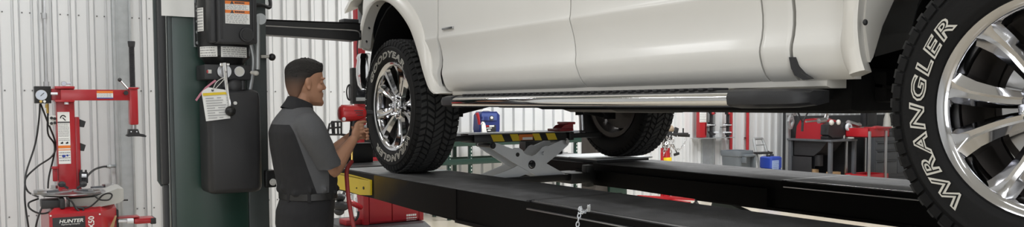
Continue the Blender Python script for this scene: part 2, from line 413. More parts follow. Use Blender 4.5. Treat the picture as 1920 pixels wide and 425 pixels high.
def slanted(name, y0, y1, side='LR', n=14, f0=None, f1=None, m=None):
    """panel whose front/rear edges follow f(z)"""
    for s in side:
        rows = []
        for i in range(n):
            t = i/(n-1); row = []
            for z, X in PROF:
                a = y0+(f0(z) if f0 else 0); b = y1+(f1(z) if f1 else 0); y = a+(b-a)*t
                e = min(t, 1-t)*(abs(b-a)); X2 = X+(.004 if e < .004 else 0)
                p = Vector((X2, y, z)); row.append(p if s == 'L' else mir(p))
            rows.append(row)
        G().sheet(rows, (.022, 0, 0) if s == 'L' else (-.022, 0, 0)).build(name, m or M_paint, truck, smooth=28)
def cut(z):     # S-shaped lower end of the door shut lines
    if z > 1.90: return .02
    t = (1.90-z)/.28; return .02-.07*(t**1.4)
GAP = .0035
slanted('rear_door', 1.822+GAP, 2.815-GAP, f0=lambda z: 0 if z > 1.7 else -.012*((1.7-z)/.09), f1=cut)
slanted('front_door', 2.815+GAP, 4.035-GAP, f0=cut, f1=lambda z: 0 if z > 1.95 else -.06*((1.95-z)/.34))
slanted('cab_corner', 1.706, 1.822-GAP, f1=lambda z: 0 if z > 1.7 else -.012*((1.7-z)/.09))
# dark shut-line backing
for s in 'LR':
    g = G()
    for y in (1.80, 2.77, 3.98):
        g = G()
        a = Vector((2.135, y-.06, 1.66)); b = Vector((2.15, y+.08, 2.44)); 
        if s == 'R': a, b = mir(a), mir(b)
        g.b2(a, b); g.build('door_seal', M_black, truck)
# fender flares: curves along the arch
def curve_pts(P, sub=5): return spline([Vector((0, y, z)) for y, z in P], sub)
F_in = [(4.045, 1.606), (4.10, 1.640), (4.165, 1.73), (4.235, 1.85), (4.33, 1.975), (4.45, 2.07), (4.60, 2.15), (4.76, 2.185), (4.885, 2.163), (4.98, 2.09), (5.035, 2.0), (5.062, 1.915)]
F_out = [(3.925, 1.610), (4.02, 1.632), (4.095, 1.725), (4.150, 1.86), (4.235, 2.01), (4.37, 2.125), (4.56, 2.215), (4.76, 2.25), (4.94, 2.222), (5.05, 2.13), (5.10, 2.02), (5.115, 1.915)]
R_in = [(1.430, 1.640), (1.448, 1.70), (1.455, 1.80), (1.43, 1.93), (1.34, 2.06), (1.17, 2.15), (.967, 2.175), (.76, 2.15), (.59, 2.06), (.50, 1.93), (.475, 1.80), (.482, 1.70), (.50, 1.62)]
R_out = [(1.508, 1.622), (1.520, 1.70), (1.525, 1.80), (1.505, 1.96), (1.40, 2.13), (1.19, 2.235), (.967, 2.26), (.74, 2.235), (.53, 2.13), (.42, 1.96), (.405, 1.80), (.41, 1.70), (.43, 1.622)]
def flare(name, fin, fout, side, xr=2.074, ret=2.165):
    a = curve_pts(fout); b = curve_pts(fin); rows = []
    for p, q in zip(a, b):
        m = (p*.38+q*.62)
        pts = [(bx(p.z)+.004, p.y, p.z), (bx(p.z)-.012, p.y*.9+q.y*.1, p.z*.9+q.z*.1), (xr+.006, p.y*.6+q.y*.4, p.z*.6+q.z*.4), (xr, m.y, m.z), (xr+.001, p.y*.12+q.y*.88, p.z*.12+q.z*.88), (xr+.009, q.y, q.z)]
        c = Vector((0, (fin[0][0]+fin[-1][0])/2, 1.75)); d = (q-c); d.normalize()
        pts += [(ret, q.y+d.y*.035, q.z+d.z*.012), (ret, p.y, p.z)]
        rows.append([Vector(t) if side == 'L' else mir(t) for t in pts])
    return G().loft(rows, True, True).build(name, M_flare, truck, smooth=40)
for s in 'LR':
    f = flare('fender_flare', F_in, F_out, s)
    if s == 'L':
        for (px, py) in ((707, 10), (692, 52), (687, 77)):
            p = atX(px, py, 2.125); g = G(); g.cyl(p+Vector((0, .0, 0)), p+Vector((-.001, -.012, -.006)), .007, .005, 10); g.build('clip', M_black, f)
    f = flare('fender_flare', R_in, R_out, s)
    if s == 'L':
        p = atX(1620, 42, 2.105); G().ball((p.x, p.y-.004, p.z), (.009, .006, .009), 12).build('clip', M_black, f)
def arch_z(P, y):
    best = 1.612
    for (y0, z0), (y1, z1) in zip(P, P[1:]):
        lo, hi = min(y0, y1), max(y0, y1)
        if lo <= y <= hi and hi > lo: best = max(best, z0+(z1-z0)*(y-y0)/(y1-y0))
    return best
mid = lambda A, B: [((a+c)/2, (b+d)/2) for (a, b), (c, d) in zip(A, B)]
Fm, Rm = mid(F_in, F_out), mid(R_in, R_out)
ys = lin(4.035+GAP, 4.2, 14)+lin(4.215, 5.09, 30)[0:]
panel('front_fender', ys, lambda y: max(1.612, arch_z(Fm, y)) if y < 5.085 else 1.915, bend=lambda y, z: (.0 if y < 5.0 else (y-5.0)**2*.9))
ys2 = [5.09]+lin(5.12, 5.50, 10)
panel('fender_corner', ys2, lambda y: 1.915, zt=2.33, bend=lambda y, z: (y-5.0)**2*1.25)
ysb = lin(-.95, .44, 8)+lin(.46, 1.50, 40)+[1.52, 1.58, 1.64, 1.690]
panel('bed_side', ysb, lambda y: max(1.618, arch_z(Rm, y)), zt=2.43)
# dark gap and strip between cab and bed
for s in 'LR':
    P = [atX(px, py, bx(1.69)-.004) for px, py in ((1479, 107), (1491, 107), (1495, 124), (1503, 137), (1519, 147), (1505, 149.5), (1490, 141), (1483, 128))]
    V = Vector((.02, 0, 0))
    if s == 'R': P = [mir(p) for p in P]; V = -V
    G().prism(P, V).build('splash_guard', M_black, truck)
    a, b = Vector((2.14, 1.68, 1.66)), Vector((2.16, 1.72, 2.43))
    if s == 'R': a, b = mir(a), mir(b)
    G().b2(a, b).build('bed_gap_seal', M_black, truck)
    # rocker / pinch weld under the doors
    rows = [[Vector((x, y, z)) if s == 'L' else mir((x, y, z)) for x, z in ((2.165, 1.628), (2.148, 1.618), (2.147, 1.600), (2.165, 1.594), (2.24, 1.594), (2.24, 1.628))] for y in (3.95, 3.4, 2.6, 1.60)]
    G().loft(rows).build('rocker_panel', M_flare, truck)
# badge on the front door/fender
g = G()
for a, b in ((0, .0),):
    p0 = atX(829, 53.5, 2.098); p1 = atX(849, 49.5, 2.098)
    g.b2((2.094, p1.y, 1.944), (2.108, p0.y, 1.957), .003)
b_ = g.build('badge', M_steel, truck); b_['label'] = 'small chrome badge'
# greenhouse, hood, roof, tailgate, grille
g = G()
def cabring(y, xb, xt, zt): return [Vector((xb, y, 2.43)), Vector((xt, y, zt)), Vector((2*XMID-xt, y, zt)), Vector((2*XMID-xb, y, 2.43))]
g.loft([[Vector((2.18, y0, 2.43)), Vector((2.33, y1, 3.02)), Vector((2*XMID-2.33, y1, 3.02)), Vector((2*XMID-2.18, y0, 2.43))] for y0, y1 in ((1.72, 1.82), (2.3, 2.3), (3.0, 2.95), (4.0, 3.35))])
g.build('cab_roof', M_paint, truck, smooth=30)
for s in 'LR':
    for (a0, a1, b0, b1) in ((1.86, 2.76, 1.95, 2.74), (2.84, 3.86, 2.82, 3.28)):
        P = [Vector(p) for p in ((2.193, a0, 2.48), (2.193, a1, 2.48), (2.305, b1, 2.94), (2.305, b0, 2.94))]
        V = Vector((-.012, 0, .003))
        if s == 'R': P = [mir(p) for p in P]; V = Vector((.012, 0, .003))
        G().prism(P, V).build('side_window', M_glass, truck)
P = [Vector(p) for p in ((2.32, 3.93, 2.49), (2*XMID-2.32, 3.93, 2.49), (2*XMID-2.40, 3.42, 2.97), (2.40, 3.42, 2.97))]
G().prism(P, (0, .02, .02)).build('windshield', M_glass, truck)
rows = []
for y, z in ((3.95, 2.44), (4.4, 2.42), (5.0, 2.38), (5.4, 2.33), (5.52, 2.26)):
    rows.append([Vector((XMID+t*.93, y, z+.05*(1-t*t) - (.05 if abs(t) > .95 else 0))) for t in lin(-1, 1, 13)])
G().sheet(rows, (0, 0, -.03)).build('hood', M_paint, truck, smooth=30)
g = G(); g.b2((2.33, 5.44, 1.92), (2*XMID-2.33, 5.50, 2.27), .02); g.mat(1)
for i in range(3): g.b2((2.52, 5.49, 1.98+i*.09), (2*XMID-2.52, 5.53, 2.02+i*.09), .01)
g.build('grille', [M_black, M_chrome], truck)
for s in 'LR':
    a, b = Vector((2.24, 5.38, 1.98)), Vector((2.42, 5.52, 2.25))
    if s == 'R': a, b = mir(a), mir(b)
    G().b2(a, b, .04).build('headlight', M_glass, truck)
rows = []
BP = [(2.185, 5.165), (2.128, 5.17), (2.130, 5.23), (2.200, 5.395), (2.35, 5.53), (2.6, 5.61), (XMID, 5.64)]
BP = BP + [(2*XMID-x, y) for x, y in BP[-2::-1]]
for x, y in BP:
    rows.append([(x, y, 1.885), (x-(.0), y+.008, 1.87), (x, y+.012, 1.78), (x, y+.004, 1.69), (x, y-.004, 1.655), (x, y-.05 if y > 5.4 else y+.02, 1.655), (x, y-.05 if y > 5.4 else y+.02, 1.885)])
# sides of the bumper bulge outward
rows = []
n_ = len(BP)
for i, (x, y) in enumerate(BP):
    a = Vector((*BP[max(i-1, 0)], 0)); b = Vector((*BP[min(i+1, n_-1)], 0)); t = (b-a).normalized(); nrm = Vector((-t.y, t.x, 0))
    if nrm.dot(Vector((x-XMID, y-4.9, 0))) < 0: nrm = -nrm
    base = Vector((x, y, 0))
    rows.append([base+nrm*o+Vector((0, 0, z)) for o, z in ((-.012, 1.888), (.0, 1.882), (.010, 1.86), (.004, 1.845), (.012, 1.80), (.012, 1.74), (.002, 1.68), (-.02, 1.650), (-.035, 1.655), (-.03, 1.88))])
G().loft(rows).build('front_bumper', M_chrome, truck, smooth=45)
g = G(); g.b2((2.19, -.98, 1.64), (2*XMID-2.19, -.94, 2.42), .02); g.build('tailgate', M_paint, truck)
g = G(); g.b2((2.2, -1.12, 1.62), (2*XMID-2.2, -1.0, 1.78), .02); g.build('rear_bumper', M_chrome, truck)
g = G(); g.b2((2.24, -.93, 1.93), (2*XMID-2.24, 1.66, 1.96)); g.b2((2.24, 1.62, 1.93), (2*XMID-2.24, 1.66, 2.42)); g.build('bed_floor', M_black, truck)
# wheel-house liners
for yc, nm in ((YF, 'wheel_liner'), (YR, 'wheel_liner')):
    for s in 'LR':
        g = G(); rows = []; rr = .62 if yc > 3 else .58
        for i in range(15):
            a = PI*(i/14)*1.02+(.02 if yc > 3 else -.06); dy = math.cos(a); dz = math.sin(a); off = -.05 if yc > 3 else 0
            rows.append([Vector((x, yc+off+rr*.83*dy*(1+.04*(x > 2.3)), WZ+.08+rr*.9*dz)) for x in ((2.155, 2.25, 2.45, 2.62) if yc > 3 else (2.30, 2.36, 2.48, 2.62))])
        if s == 'R': rows = [[mir(p) for p in R] for R in rows]
        g.sheet(rows, (0, 0, .012))
        a, b = Vector((2.62, yc-.5, 1.60)), Vector((2.64, yc+.5, 2.2))
        if s == 'R': a, b = mir(a), mir(b)
        g.b2(a, b); g.build(nm, M_under, truck)
# pale inner bed wall seen inside the rear arch
for s in 'LR':
    P = [(2.155, 1.462, 1.665), (2.155, 1.482, 1.78), (2.155, 1.47, 1.92), (2.155, 1.43, 2.05), (2.36, 1.445, 2.05), (2.325, 1.48, 1.90), (2.255, 1.492, 1.775), (2.18, 1.470, 1.68)]
    P = [Vector(p) if s == 'L' else mir(p) for p in P]
    G().prism(P, (0, .012, 0)).build('arch_inner_panel', M_flare, truck)
# frame and running gear
g = G()
for s in (-1, 1):
    x = XMID+s*.44
    g.loft([[Vector((x+dx, y, z+dz)) for dx, dz in ((-.05, -.075), (.05, -.075), (.05, .075), (-.05, .075))] for y, z in ((5.45, 1.66), (5.0, 1.68), (4.1, 1.66), (3.75, 1.595), (1.9, 1.60), (1.5, 1.68), (.4, 1.70), (-.9, 1.66))])
for y, z, h in ((5.3, 1.66, .10), (4.05, 1.585, .09), (3.1, 1.575, .09), (2.1, 1.59, .08), (1.7, 1.62, .1), (-.5, 1.66, .1)):
    g.b2((XMID-.44, y-.06, z-h/2), (XMID+.44, y+.06, z+h/2), .01)
g.build('ladder_frame', M_under, truck)
g = G(); g.b2((2.2, 1.66, 1.625), (2*XMID-2.2, 5.2, 1.66)); g.b2((2.235, 1.66, 1.56), (2.26, 3.9, 1.63)); g.b2((2*XMID-2.26, 1.66, 1.56), (2*XMID-2.235, 3.9, 1.63))
g.build('floor_pan', M_under, truck)
G().b2((2.30, 1.62, 1.515), (2.66, 2.85, 1.66), .04).build('fuel_tank', M_under, truck)
g = G(); g.b2((XMID-.24, 4.05, 1.525), (XMID+.26, 4.75, 1.75), .06); g.b2((XMID-.16, 3.2, 1.50), (XMID+.16, 4.1, 1.70), .07); g.build('transmission', M_iron, truck)
g = G(); g.cyl((XMID, .97, 1.56), (XMID, 3.3, 1.60), .04); g.build('drive_shaft', M_under, truck)
g = G(); g.cyl((WXL+.02, YR, WZ), (WXR-.02, YR, WZ), .045); g.ball((XMID, YR, WZ), (.16, .17, .16), 18); g.build('rear_axle', M_under, truck)
g = G(); g.tube([(XMID+.3, 4.2, 1.56), (XMID+.3, 3, 1.545), (XMID+.33, 2.0, 1.56), (XMID+.3, 1.2, 1.66)], .035, 10, 5); g.b2((XMID+.2, 2.1, 1.505), (XMID+.42, 2.75, 1.60), .045); g.build('exhaust', M_steel, truck)
for s in 'LR':
    g = G()
    for (a, b, r) in (((2.36, 4.65, 1.46), (2.70, 4.85, 1.55), .022), ((2.36, 4.65, 1.46), (2.70, 4.40, 1.565), .022), ((2.38, 4.63, 1.72), (2.68, 4.75, 1.80), .024), ((2.37, 4.65, 1.44), (2.37, 4.65, 1.74), .045), ((2.35, 4.48, 1.52), (2.85, 4.42, 1.56), .012)):
        a, b = Vector(a), Vector(b)
        if s == 'R': a, b = mir(a), mir(b)
        g.cyl(a, b, r)
    g.build('suspension_arm', M_under, truck)
    g = G(); a, b = Vector((2.60, 4.70, 1.47)), Vector((2.62, 4.72, 1.9))
    if s == 'R': a, b = mir(a), mir(b)
    g.cyl(a, b, .028); g.build('shock_absorber', M_under, truck)
    # leaf spring and rear shock, seen behind the mud strip
    g = G(); pts = [(2.45, 1.62, 1.60), (2.45, 1.3, 1.55), (2.45, .967, 1.49), (2.45, .5, 1.54), (2.45, .2, 1.63)]
    if s == 'R': pts = [mir(p) for p in pts]
    for k in range(4): g.loft([[Vector(p)+Vector((dx, 0, dz-k*.013)) for dx, dz in ((-.035, 0), (.035, 0), (.035, .010), (-.035, .010))] for p in spline([Vector(p) for p in pts], 4)[k*2:len(pts)*4-3-k*2]])
    for y in (1.62, 1.36):
        p = Vector((2.45, y, 1.60 if y > 1.5 else 1.57)); p = p if s == 'L' else mir(p); g.box(p, (.07, .08, .10), bev=.015)
    g.build('leaf_spring', M_under, truck)
p = atY(1090, 226, 4.72); q = atY(1091, 248, 4.72)
g = G(); g.cyl(p+Vector((0, 0, .06)), q, .019, n=14); g.ball(q, .026, 12); g.build('sway_bar_link', M_steel, truck)
# running board with its chrome strip
def board(s):
    fx = (lambda p: Vector(p)) if s == 'L' else mir
    sec = [(2.004, 1.545), (1.998, 1.552), (1.996, 1.565), (2.004, 1.585), (2.03, 1.592), (2.15, 1.592), (2.15, 1.56), (2.10, 1.54), (2.02, 1.537)]
    rows = [[fx((x, y, z)) for x, z in sec] for y in lin(3.68, 1.83, 9)]
    b = G().loft(rows).build('running_board', M_black, truck, smooth=40)
    sec = [(2.000, 1.582), (1.990, 1.578), (1.986, 1.568), (1.986, 1.552), (1.992, 1.541), (2.003, 1.536), (2.008, 1.545), (2.006, 1.575)]
    c = G().loft([[fx((x, y, z)) for x, z in sec] for y in lin(3.672, 1.843, 9)]).build('chrome_strip', M_chrome, b, smooth=50); c['label'] = 'chrome strip'
    g = G()
    for y in lin(3.60, 1.95, 38): g.box(fx((2.055, y, 1.595)), (.075, .024, .010), bev=.003)
    g.build('step_pad', M_black, b)
    # end caps
    g = G(); cap = [(2.006, 1.537), (1.984, 1.545), (1.980, 1.568), (1.988, 1.586), (2.02, 1.594), (2.15, 1.594), (2.15, 1.545), (2.05, 1.533)]
    def row(y, k=1, dx=0): return [fx((2.08+(x-2.08)*k+dx, y, 1.566+(z-1.566)*(.4+.6*k))) for x, z in cap]
    g.loft([row(1.845), row(1.80), row(1.735), row(1.725, .97, .004), row(1.64, .88, .02), row(1.60, .55, .04)])
    g.build('end_cap', M_black, b, smooth=40)
    g = G(); g.loft([row(3.67), row(3.75, 1, 0), row(3.80, .9, .008), row(3.83, .6, .03)]); g.build('end_cap', M_black, b, smooth=40)
    g = G()
    for y in (3.4, 2.7, 2.0): g.bar(fx((2.09, y, 1.55)), fx((2.62, y, 1.56)), .05, .03); 
    g.build('bracket', M_under, b)
board('L'); board('R')
# ------------------------------------------------------------------ alignment lift: two runways on a scissor base
lift = thing('alignment_lift', 'black drive-on alignment lift with two long gritty runways under the white pickup', 'lift', (XMID, 2.6, 0))
NX0, NX1, FX0, FX1 = 1.975, 2.50, 3.625, 4.20
JY = 2.965
def runway(x0, x1, near):
    g = G(); zt = DECK
    def sec(y, zb, zz=zt, ins=0): return [Vector((x0+ins, y, zb)), Vector((x1-ins, y, zb)), Vector((x1-ins, y, zz-.004)), Vector((x0+ins, y, zz-.004))]
    g.loft([sec(-1.6, zt-.165), sec(3.2, zt-.165), sec(4.0, zt-.158), sec(4.62, zt-.145), sec(5.75, zt-.145)])
    # bottom lip and slip-plate rail
    e = x0 if near else x1
    g.b2((x0-.012, -1.6, zt-.168), (x0, 3.6, zt-.150), .003); g.b2((x1, -1.6, zt-.168), (x1+.012, 3.6, zt-.150), .003)
    rw = g.build('runway', M_runway, lift)
    # deck plates, a step at the joint
    G().b2((x0+.004, JY+.012, zt-.006), (x1-.004, 4.62, zt), .002).build('deck_plate', M_grit, rw)
    g = G(); g.b2((x0+.03, -1.6, zt-.006), (x1-.02, JY-.006, zt+.003), .002); g.build('slip_plate', M_grit, rw)
    g = G(); g.b2((x0-.014, -1.55, zt-.035), (x0+.004, JY-.01, zt-.029), .001); g.b2((x0+.012, -1.55, zt-.006), (x0+.020, JY-.01, zt+.002), .001)
    q = g.build('edge_rail', M_steel, rw); q['label'] = 'thin bright edge rail'
    g = G(); g.b2((x0+.002, JY-.006, zt-.004), (x1-.002, JY+.012, zt+.0025)); g.build('joint_strip', M_black, rw)
    # turntable pocket at the front
    g = G(); g.b2((x0+.04, 4.62, zt-.012), (x1-.01, 4.94, zt-.0005), .003); g.b2((x0+.04, 4.955, zt-.012), (x1-.01, 5.22, zt-.003), .003); 
    tp = g.build('turn_plate', M_galv, rw)
    if not near: tp.location.z += .026; G().b2((x0+.06, 4.64, zt-.01), (x1-.03, 5.2, zt+.016)).build('turn_plate_base', M_black, rw)
    g = G(); g.b2((x0+.02, 5.24, zt-.006), (x1-.01, 5.7, zt+.002), .003); g.b2((x0+.1, 5.62, zt), (x1-.1, 5.72, zt+.14), .01); g.build('wheel_stop', M_blackgloss, rw)
    return rw
rwn = runway(NX0, NX1, True); rwf = runway(FX0, FX1, False)
# yellow nose plate on the near runway, with a painted yellow reflection on its side
P = [atX(px, py, NX0-.012) for px, py in ((615, 324), (648, 326), (694, 338.5), (694, 365.5), (675, 365), (648, 357), (615, 350))]
g = G(); g.prism(P, (.012, 0, 0)); g.prism([(p.x, p.y, p.z) for p in (P[0], P[1], P[2], P[2]+Vector((.06, 0, .0)), P[1]+Vector((.06, 0, .0)), P[0]+Vector((.06, 0, 0)))], (0, 0, .004))
q = g.build('nose_plate', M_yellow, rwn); q['label'] = 'yellow nose plate'
g = G()
for px, py in ((682, 352), (669, 352)): 
    p = atX(px, py, NX0-.012); g.cyl(p+Vector((-.004, 0, 0)), p+Vector((.002, 0, 0)), .009 if px > 680 else .005, n=12)
g.build('bolt', M_black, q)
# yellow reflection put into the colour, fading into black along the runway side
m = bpy.data.materials.new('yellow_reflection_on_black'); N, L, P_ = nodes(m); P_.inputs['Roughness'].default_value = .45; P_.inputs['Specular IOR Level'].default_value = .1
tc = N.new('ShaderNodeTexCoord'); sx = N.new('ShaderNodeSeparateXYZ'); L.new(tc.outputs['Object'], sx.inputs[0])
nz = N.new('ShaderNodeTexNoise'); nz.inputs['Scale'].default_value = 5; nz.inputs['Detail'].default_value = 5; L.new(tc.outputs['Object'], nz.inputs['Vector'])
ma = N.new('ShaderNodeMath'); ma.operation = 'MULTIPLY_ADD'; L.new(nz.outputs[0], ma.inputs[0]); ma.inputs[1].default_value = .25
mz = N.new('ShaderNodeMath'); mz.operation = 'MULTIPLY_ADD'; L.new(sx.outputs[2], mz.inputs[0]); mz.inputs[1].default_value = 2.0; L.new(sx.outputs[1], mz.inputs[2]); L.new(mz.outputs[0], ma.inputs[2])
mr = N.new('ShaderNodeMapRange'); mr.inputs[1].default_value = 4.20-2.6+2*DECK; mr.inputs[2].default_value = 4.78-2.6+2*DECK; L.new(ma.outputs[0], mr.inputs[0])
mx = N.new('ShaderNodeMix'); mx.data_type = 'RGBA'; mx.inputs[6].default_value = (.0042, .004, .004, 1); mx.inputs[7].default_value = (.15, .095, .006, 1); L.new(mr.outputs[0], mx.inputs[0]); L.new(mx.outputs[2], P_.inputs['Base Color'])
g = G(); g.prism([(NX0-.003, y, z) for y, z in ((4.615, DECK-.005), (3.60, DECK-.005), (3.60, DECK-.150), (4.0, DECK-.155), (4.615, DECK-.143))], (.004, 0, 0)); g.build('reflection_side_plate', m, rwn)
# scissor legs and base under the runways
for x0 in (NX0+.14, FX0+.14):
    g = G(); 
    g.bar((x0, .4, .12), (x0, 3.6, DECK-.22), .05, .14); g.bar((x0+.22, 3.6, .12), (x0+.22, .4, DECK-.22), .05, .14); g.cyl((x0-.05, 2.0, .54), (x0+.28, 2.0, .54), .04)
    g.build('scissor_leg', M_green, lift)
    G().b2((x0-.1, .1, 0), (x0+.32, 3.9, .07), .01).build('base_frame', M_green, lift)
G().b2((NX1, 3.05, DECK-.15), (NX1+.03, 4.6, DECK-.05)).build('jack_rail', M_runway, lift); G().b2((FX0-.03, 3.05, DECK-.15), (FX0, 4.8, DECK-.05)).build('jack_rail', M_runway, lift)

# small chain hung over the near runway edge
def chain(g, pts, link=.020, r=.0022, w=.0062):
    P = spline([Vector(p) for p in pts], 12); d = 0; last = P[0]; k = 0
    for p in P[1:]:
        if (p-last).length >= link*.78:
            t = (p-last).normalized(); c = (p+last)/2; a = t.orthogonal().normalized(); b = t.cross(a)
            if k % 2: a, b = b, a
            loop = [c+t*(link*.55*math.cos(q))+a*(w*math.sin(q)) for q in [2*PI*i/10 for i in range(11)]]
            g.tube(loop, r, 5, cap=False); last = p; k += 1
p = [atZ(1104, 385, DECK+.055), atZ(1104, 393, DECK+.02), atZ(1099, 394.5, DECK+.008), atZ(1091, 399, DECK+.006)]
e = atX(1087, 405, NX0-.006); p += [Vector((NX0+.012, e.y+.02, DECK+.008)), Vector((NX0-.008, e.y, DECK-.02)), Vector((NX0-.018, e.y, DECK-.07)), Vector((NX0-.022, e.y-.01, DECK-.16)), Vector((NX0-.022, e.y-.01, DECK-.26))]
g = G(); chain(g, p)
tag(g.build('chain', M_zinc), 'short bright steel chain hanging over the near edge of the black runway', 'chain')

# ------------------------------------------------------------------ rolling bridge jack between the runways
JYY = 4.60
jack = thing('bridge_jack', 'rolling scissor jack with a yellow and black striped beam between the runways', 'jack', (3.06, JYY, DECK-.06))
def YP(px, py, Y=JYY-.03): return atY(px, py, Y)
arm_a = [(919, 273), (921, 268), (925, 266.5), (934, 268.5), (948, 274), (962, 279), (967, 277), (974, 277), (980, 281), (984, 288), (990, 291), (998, 292), (1012, 298), (1030, 309), (1066, 329), (1063, 333), (1050, 334), (1022, 333.5), (1004, 328), (990, 320), (960, 303), (925, 280)]
arm_b = [(1067, 266), (1066, 261), (1061, 259.5), (1052, 263), (1040, 268), (1028, 273.5), (1022, 273), (1016, 276), (1011, 283), (1004, 289), (998, 292), (985, 301), (965, 313), (935, 326), (908, 335), (912, 340), (958, 336.5), (985, 327), (1005, 319), (1026, 305), (1045, 290), (1065, 272)]
ga = G().prism([YP(*p) for p in arm_a], (0, .010, 0)).build('scissor_arm', M_zinc, jack)
gb = G().prism([YP(*p, JYY-.018) for p in arm_b], (0, .010, 0)).build('scissor_arm', M_zinc, jack)
for dy in (.16,):
    G().prism([YP(*p)+Vector((0, dy, 0)) for p in arm_a], (0, .010, 0)).build('scissor_arm', M_zinc, jack)
    G().prism([YP(*p, JYY-.018)+Vector((0, dy, 0)) for p in arm_b], (0, .010, 0)).build('scissor_arm', M_zinc, jack)
for (px, py, r, mm, nm) in ((970.5, 289.5, .014, M_black, 'hole_plug'), (1019, 287, .012, M_zinc, 'bolt'), (996.5, 308, .020, M_chrome, 'pivot_bolt'), (923.5, 272.5, .015, M_black, 'pivot_bolt'), (1062, 265, .015, M_steel, 'pivot_bolt')):
    p = YP(px, py); g = G(); g.cyl(p+Vector((0, -.014 if nm != 'hole_plug' else -.002, 0)), p+Vector((0, .19, 0)) if nm == 'pivot_bolt' else p+Vector((0, .004, 0)), r, n=8 if nm == 'pivot_bolt' else 20)
    if nm == 'pivot_bolt': g.cyl(p+Vector((0, -.006, 0)), p+Vector((0, -.001, 0)), r*1.45, n=20)
    g.build(nm, mm, jack)
# base carriage
bl, br = YP(905, 338), YP(1075, 338)
g = G(); z0 = bl.z-.035
g.b2((NX1+.03, JYY-.06, z0), (FX0-.03, JYY-.03, z0+.045), .006); g.b2((NX1+.03, JYY+.14, z0), (FX0-.03, JYY+.17, z0+.045), .006)
g.b2((br.x-.06, JYY-.09, z0-.02), (br.x+.10, JYY+.15, z0+.05), .006); g.b2((br.x+.08, JYY-.08, z0-.05), (br.x+.14, JYY-.02, z0+.10), .006)
g.build('carriage', M_blackgloss, jack)
g = G(); p = YP(1113, 333); g.cyl(p+Vector((-.02, -.02, 0)), p+Vector((-.02, .06, 0)), .018); g.cyl(p+Vector((-.10, -.02, .02)), p+Vector((.0, -.02, .02)), .008); g.build('lock_handle', M_black, jack)
# striped beam: an outer tube with two sliding arms
bz0, bz1 = YP(980, 265).z, YP(980, 249.5).z
xa, xb = YP(888, 260).x, YP(1060, 255).x
g = G(); g.b2((xa, JYY-.04, bz0), (xb, JYY+.14, bz1), .006); beam = g.build('beam', M_blackgloss, jack)
yf = JYY-.0425; sx0 = YP(918, 257).x
def par(g, x0, x1, z0, z1, sl): g.add([(x0+sl, yf, z0), (x1+sl, yf, z0), (x1, yf, z1), (x0, yf, z1)], [(0, 1, 2, 3)])
hz0, hz1 = bz0+.006, bz1-.004
for pa, pb in ((918, 939), (954, 969), (996, 1009), (1021, 1038)):
    g = G(); par(g, YP(pa, 258).x, YP(pb, 258).x, hz0, hz1, .022); q = g.build('hazard_stripe', M_yellow, beam, smooth=0); q['label'] = 'yellow diagonal stripe'
g = G(); yf -= .0006; a, b = YP(971, 258).x, YP(997, 258).x
g.add([(a, yf, hz0+.004), (b, yf, hz0+.004), (b, yf, hz1-.003), (a, yf, hz1-.003)], [(0, 1, 2, 3)]); g.mat(1)
yf -= .0005; zc = (hz0+hz1)/2
g.add([(a+.028, yf, hz0+.006), (b-.003, yf, hz0+.006), (b-.003, yf, zc), (a+.028, yf, zc)], [(0, 1, 2, 3)])
g.build('warning_label', [M_orange, M_white], beam, smooth=0)
G().b2((xa-.05, JYY-.05, bz1), (xb+.03, JYY+.15, bz1+.006), .002).build('top_plate', M_steel, beam)
g = G(); g.b2((NX1-.06, JYY-.02, bz0+.012), (xa+.02, JYY+.12, bz1-.01), .006); g.b2((NX1-.10, JYY-.05, bz0-.006), (NX1-.04, JYY+.14, bz1-.004), .006); g.build('sliding_arm', M_blackgloss, jack)
g = G(); g.b2((xb-.02, JYY-.02, bz0+.012), (FX0+.06, JYY+.12, bz1-.01), .006); g.b2((xb+.02, JYY-.05, bz0+.0), (xb+.06, JYY+.14, bz1+.004), .006); g.build('sliding_arm', M_blackgloss, jack)
# red lifting pad on the right arm
pz = bz1+.006; a, b = YP(1050, 240).x, YP(1080, 240).x
g = G(); g.b2((a, JYY-.03, pz), (b-.02, JYY+.12, pz+.016), .005); g.loft([[(x, JYY+.045+dy, z) for dy in (-.05, .05)] + [(x, JYY+.045+dy, pz+.012) for dy in (.05, -.05)] for x, z in ((a+.03, pz+.02), (a+.05, pz+.038), (b-.03, pz+.05), (b-.005, pz+.05))])
g.b2((b-.06, JYY-.02, pz+.045), (b+.005, JYY+.11, pz+.062), .006)
q = g.build('lifting_pad', M_red, jack); q['label'] = 'red lifting pad'
# ------------------------------------------------------------------ green lift post with its swing arm
TY = 4.78
def TX(px, Y=TY): return atY(px, 200, Y).x
def TZ(px, py, Y=TY): return atY(px, py, Y).z
c0, c1, c2 = TX(321), TX(464), TX(505)
post = thing('lift_post', 'wide dark green lift post at the left carrying the black hydraulic unit', 'post', ((c0+c2)/2, TY+.15, 0))
ZT = 3.6
g = G(); g.b2((c0, TY, .02), (c1, TY+.30, ZT), .018); g.build('column', M_green, post)
g = G(); g.b2((c1+.004, TY+.03, .02), (c2, TY+.30, ZT), .01); q = g.build('side_column', M_greeng, post); q['label'] = 'grey side flange'
g = G(); g.b2((c0-.012, TY-.012, .02), (c0+.012, TY+.02, ZT), .006); g.build('edge_bead', M_greeng, post)
zl = TZ(310, 345)
g = G(); a, b = TX(299), TX(313); g.b2((a, TY-.03, zl), (b, TY+.04, ZT), .012); g.b2((TX(303), TY-.01, .02), (b, TY+.05, zl), .008); g.build('cable_cover', M_black, post)
a, b = TX(291.5, TY+.04), TX(298, TY+.04); zc = TZ(292, 340)
g = G(); g.prism([(a, TY+.03, zc), (b, TY+.03, zc-.03), (b+.02, TY+.03, zc-.03), (b+.02, TY+.03, ZT), (a, TY+.03, ZT)], (0, .02, 0)); g.build('cable_guard', M_greeng, post)
g = G(); g.b2((c0-.08, TY-.08, 0), (c2+.08, TY+.42, .02), .004); g.build('base_plate', M_green, post)
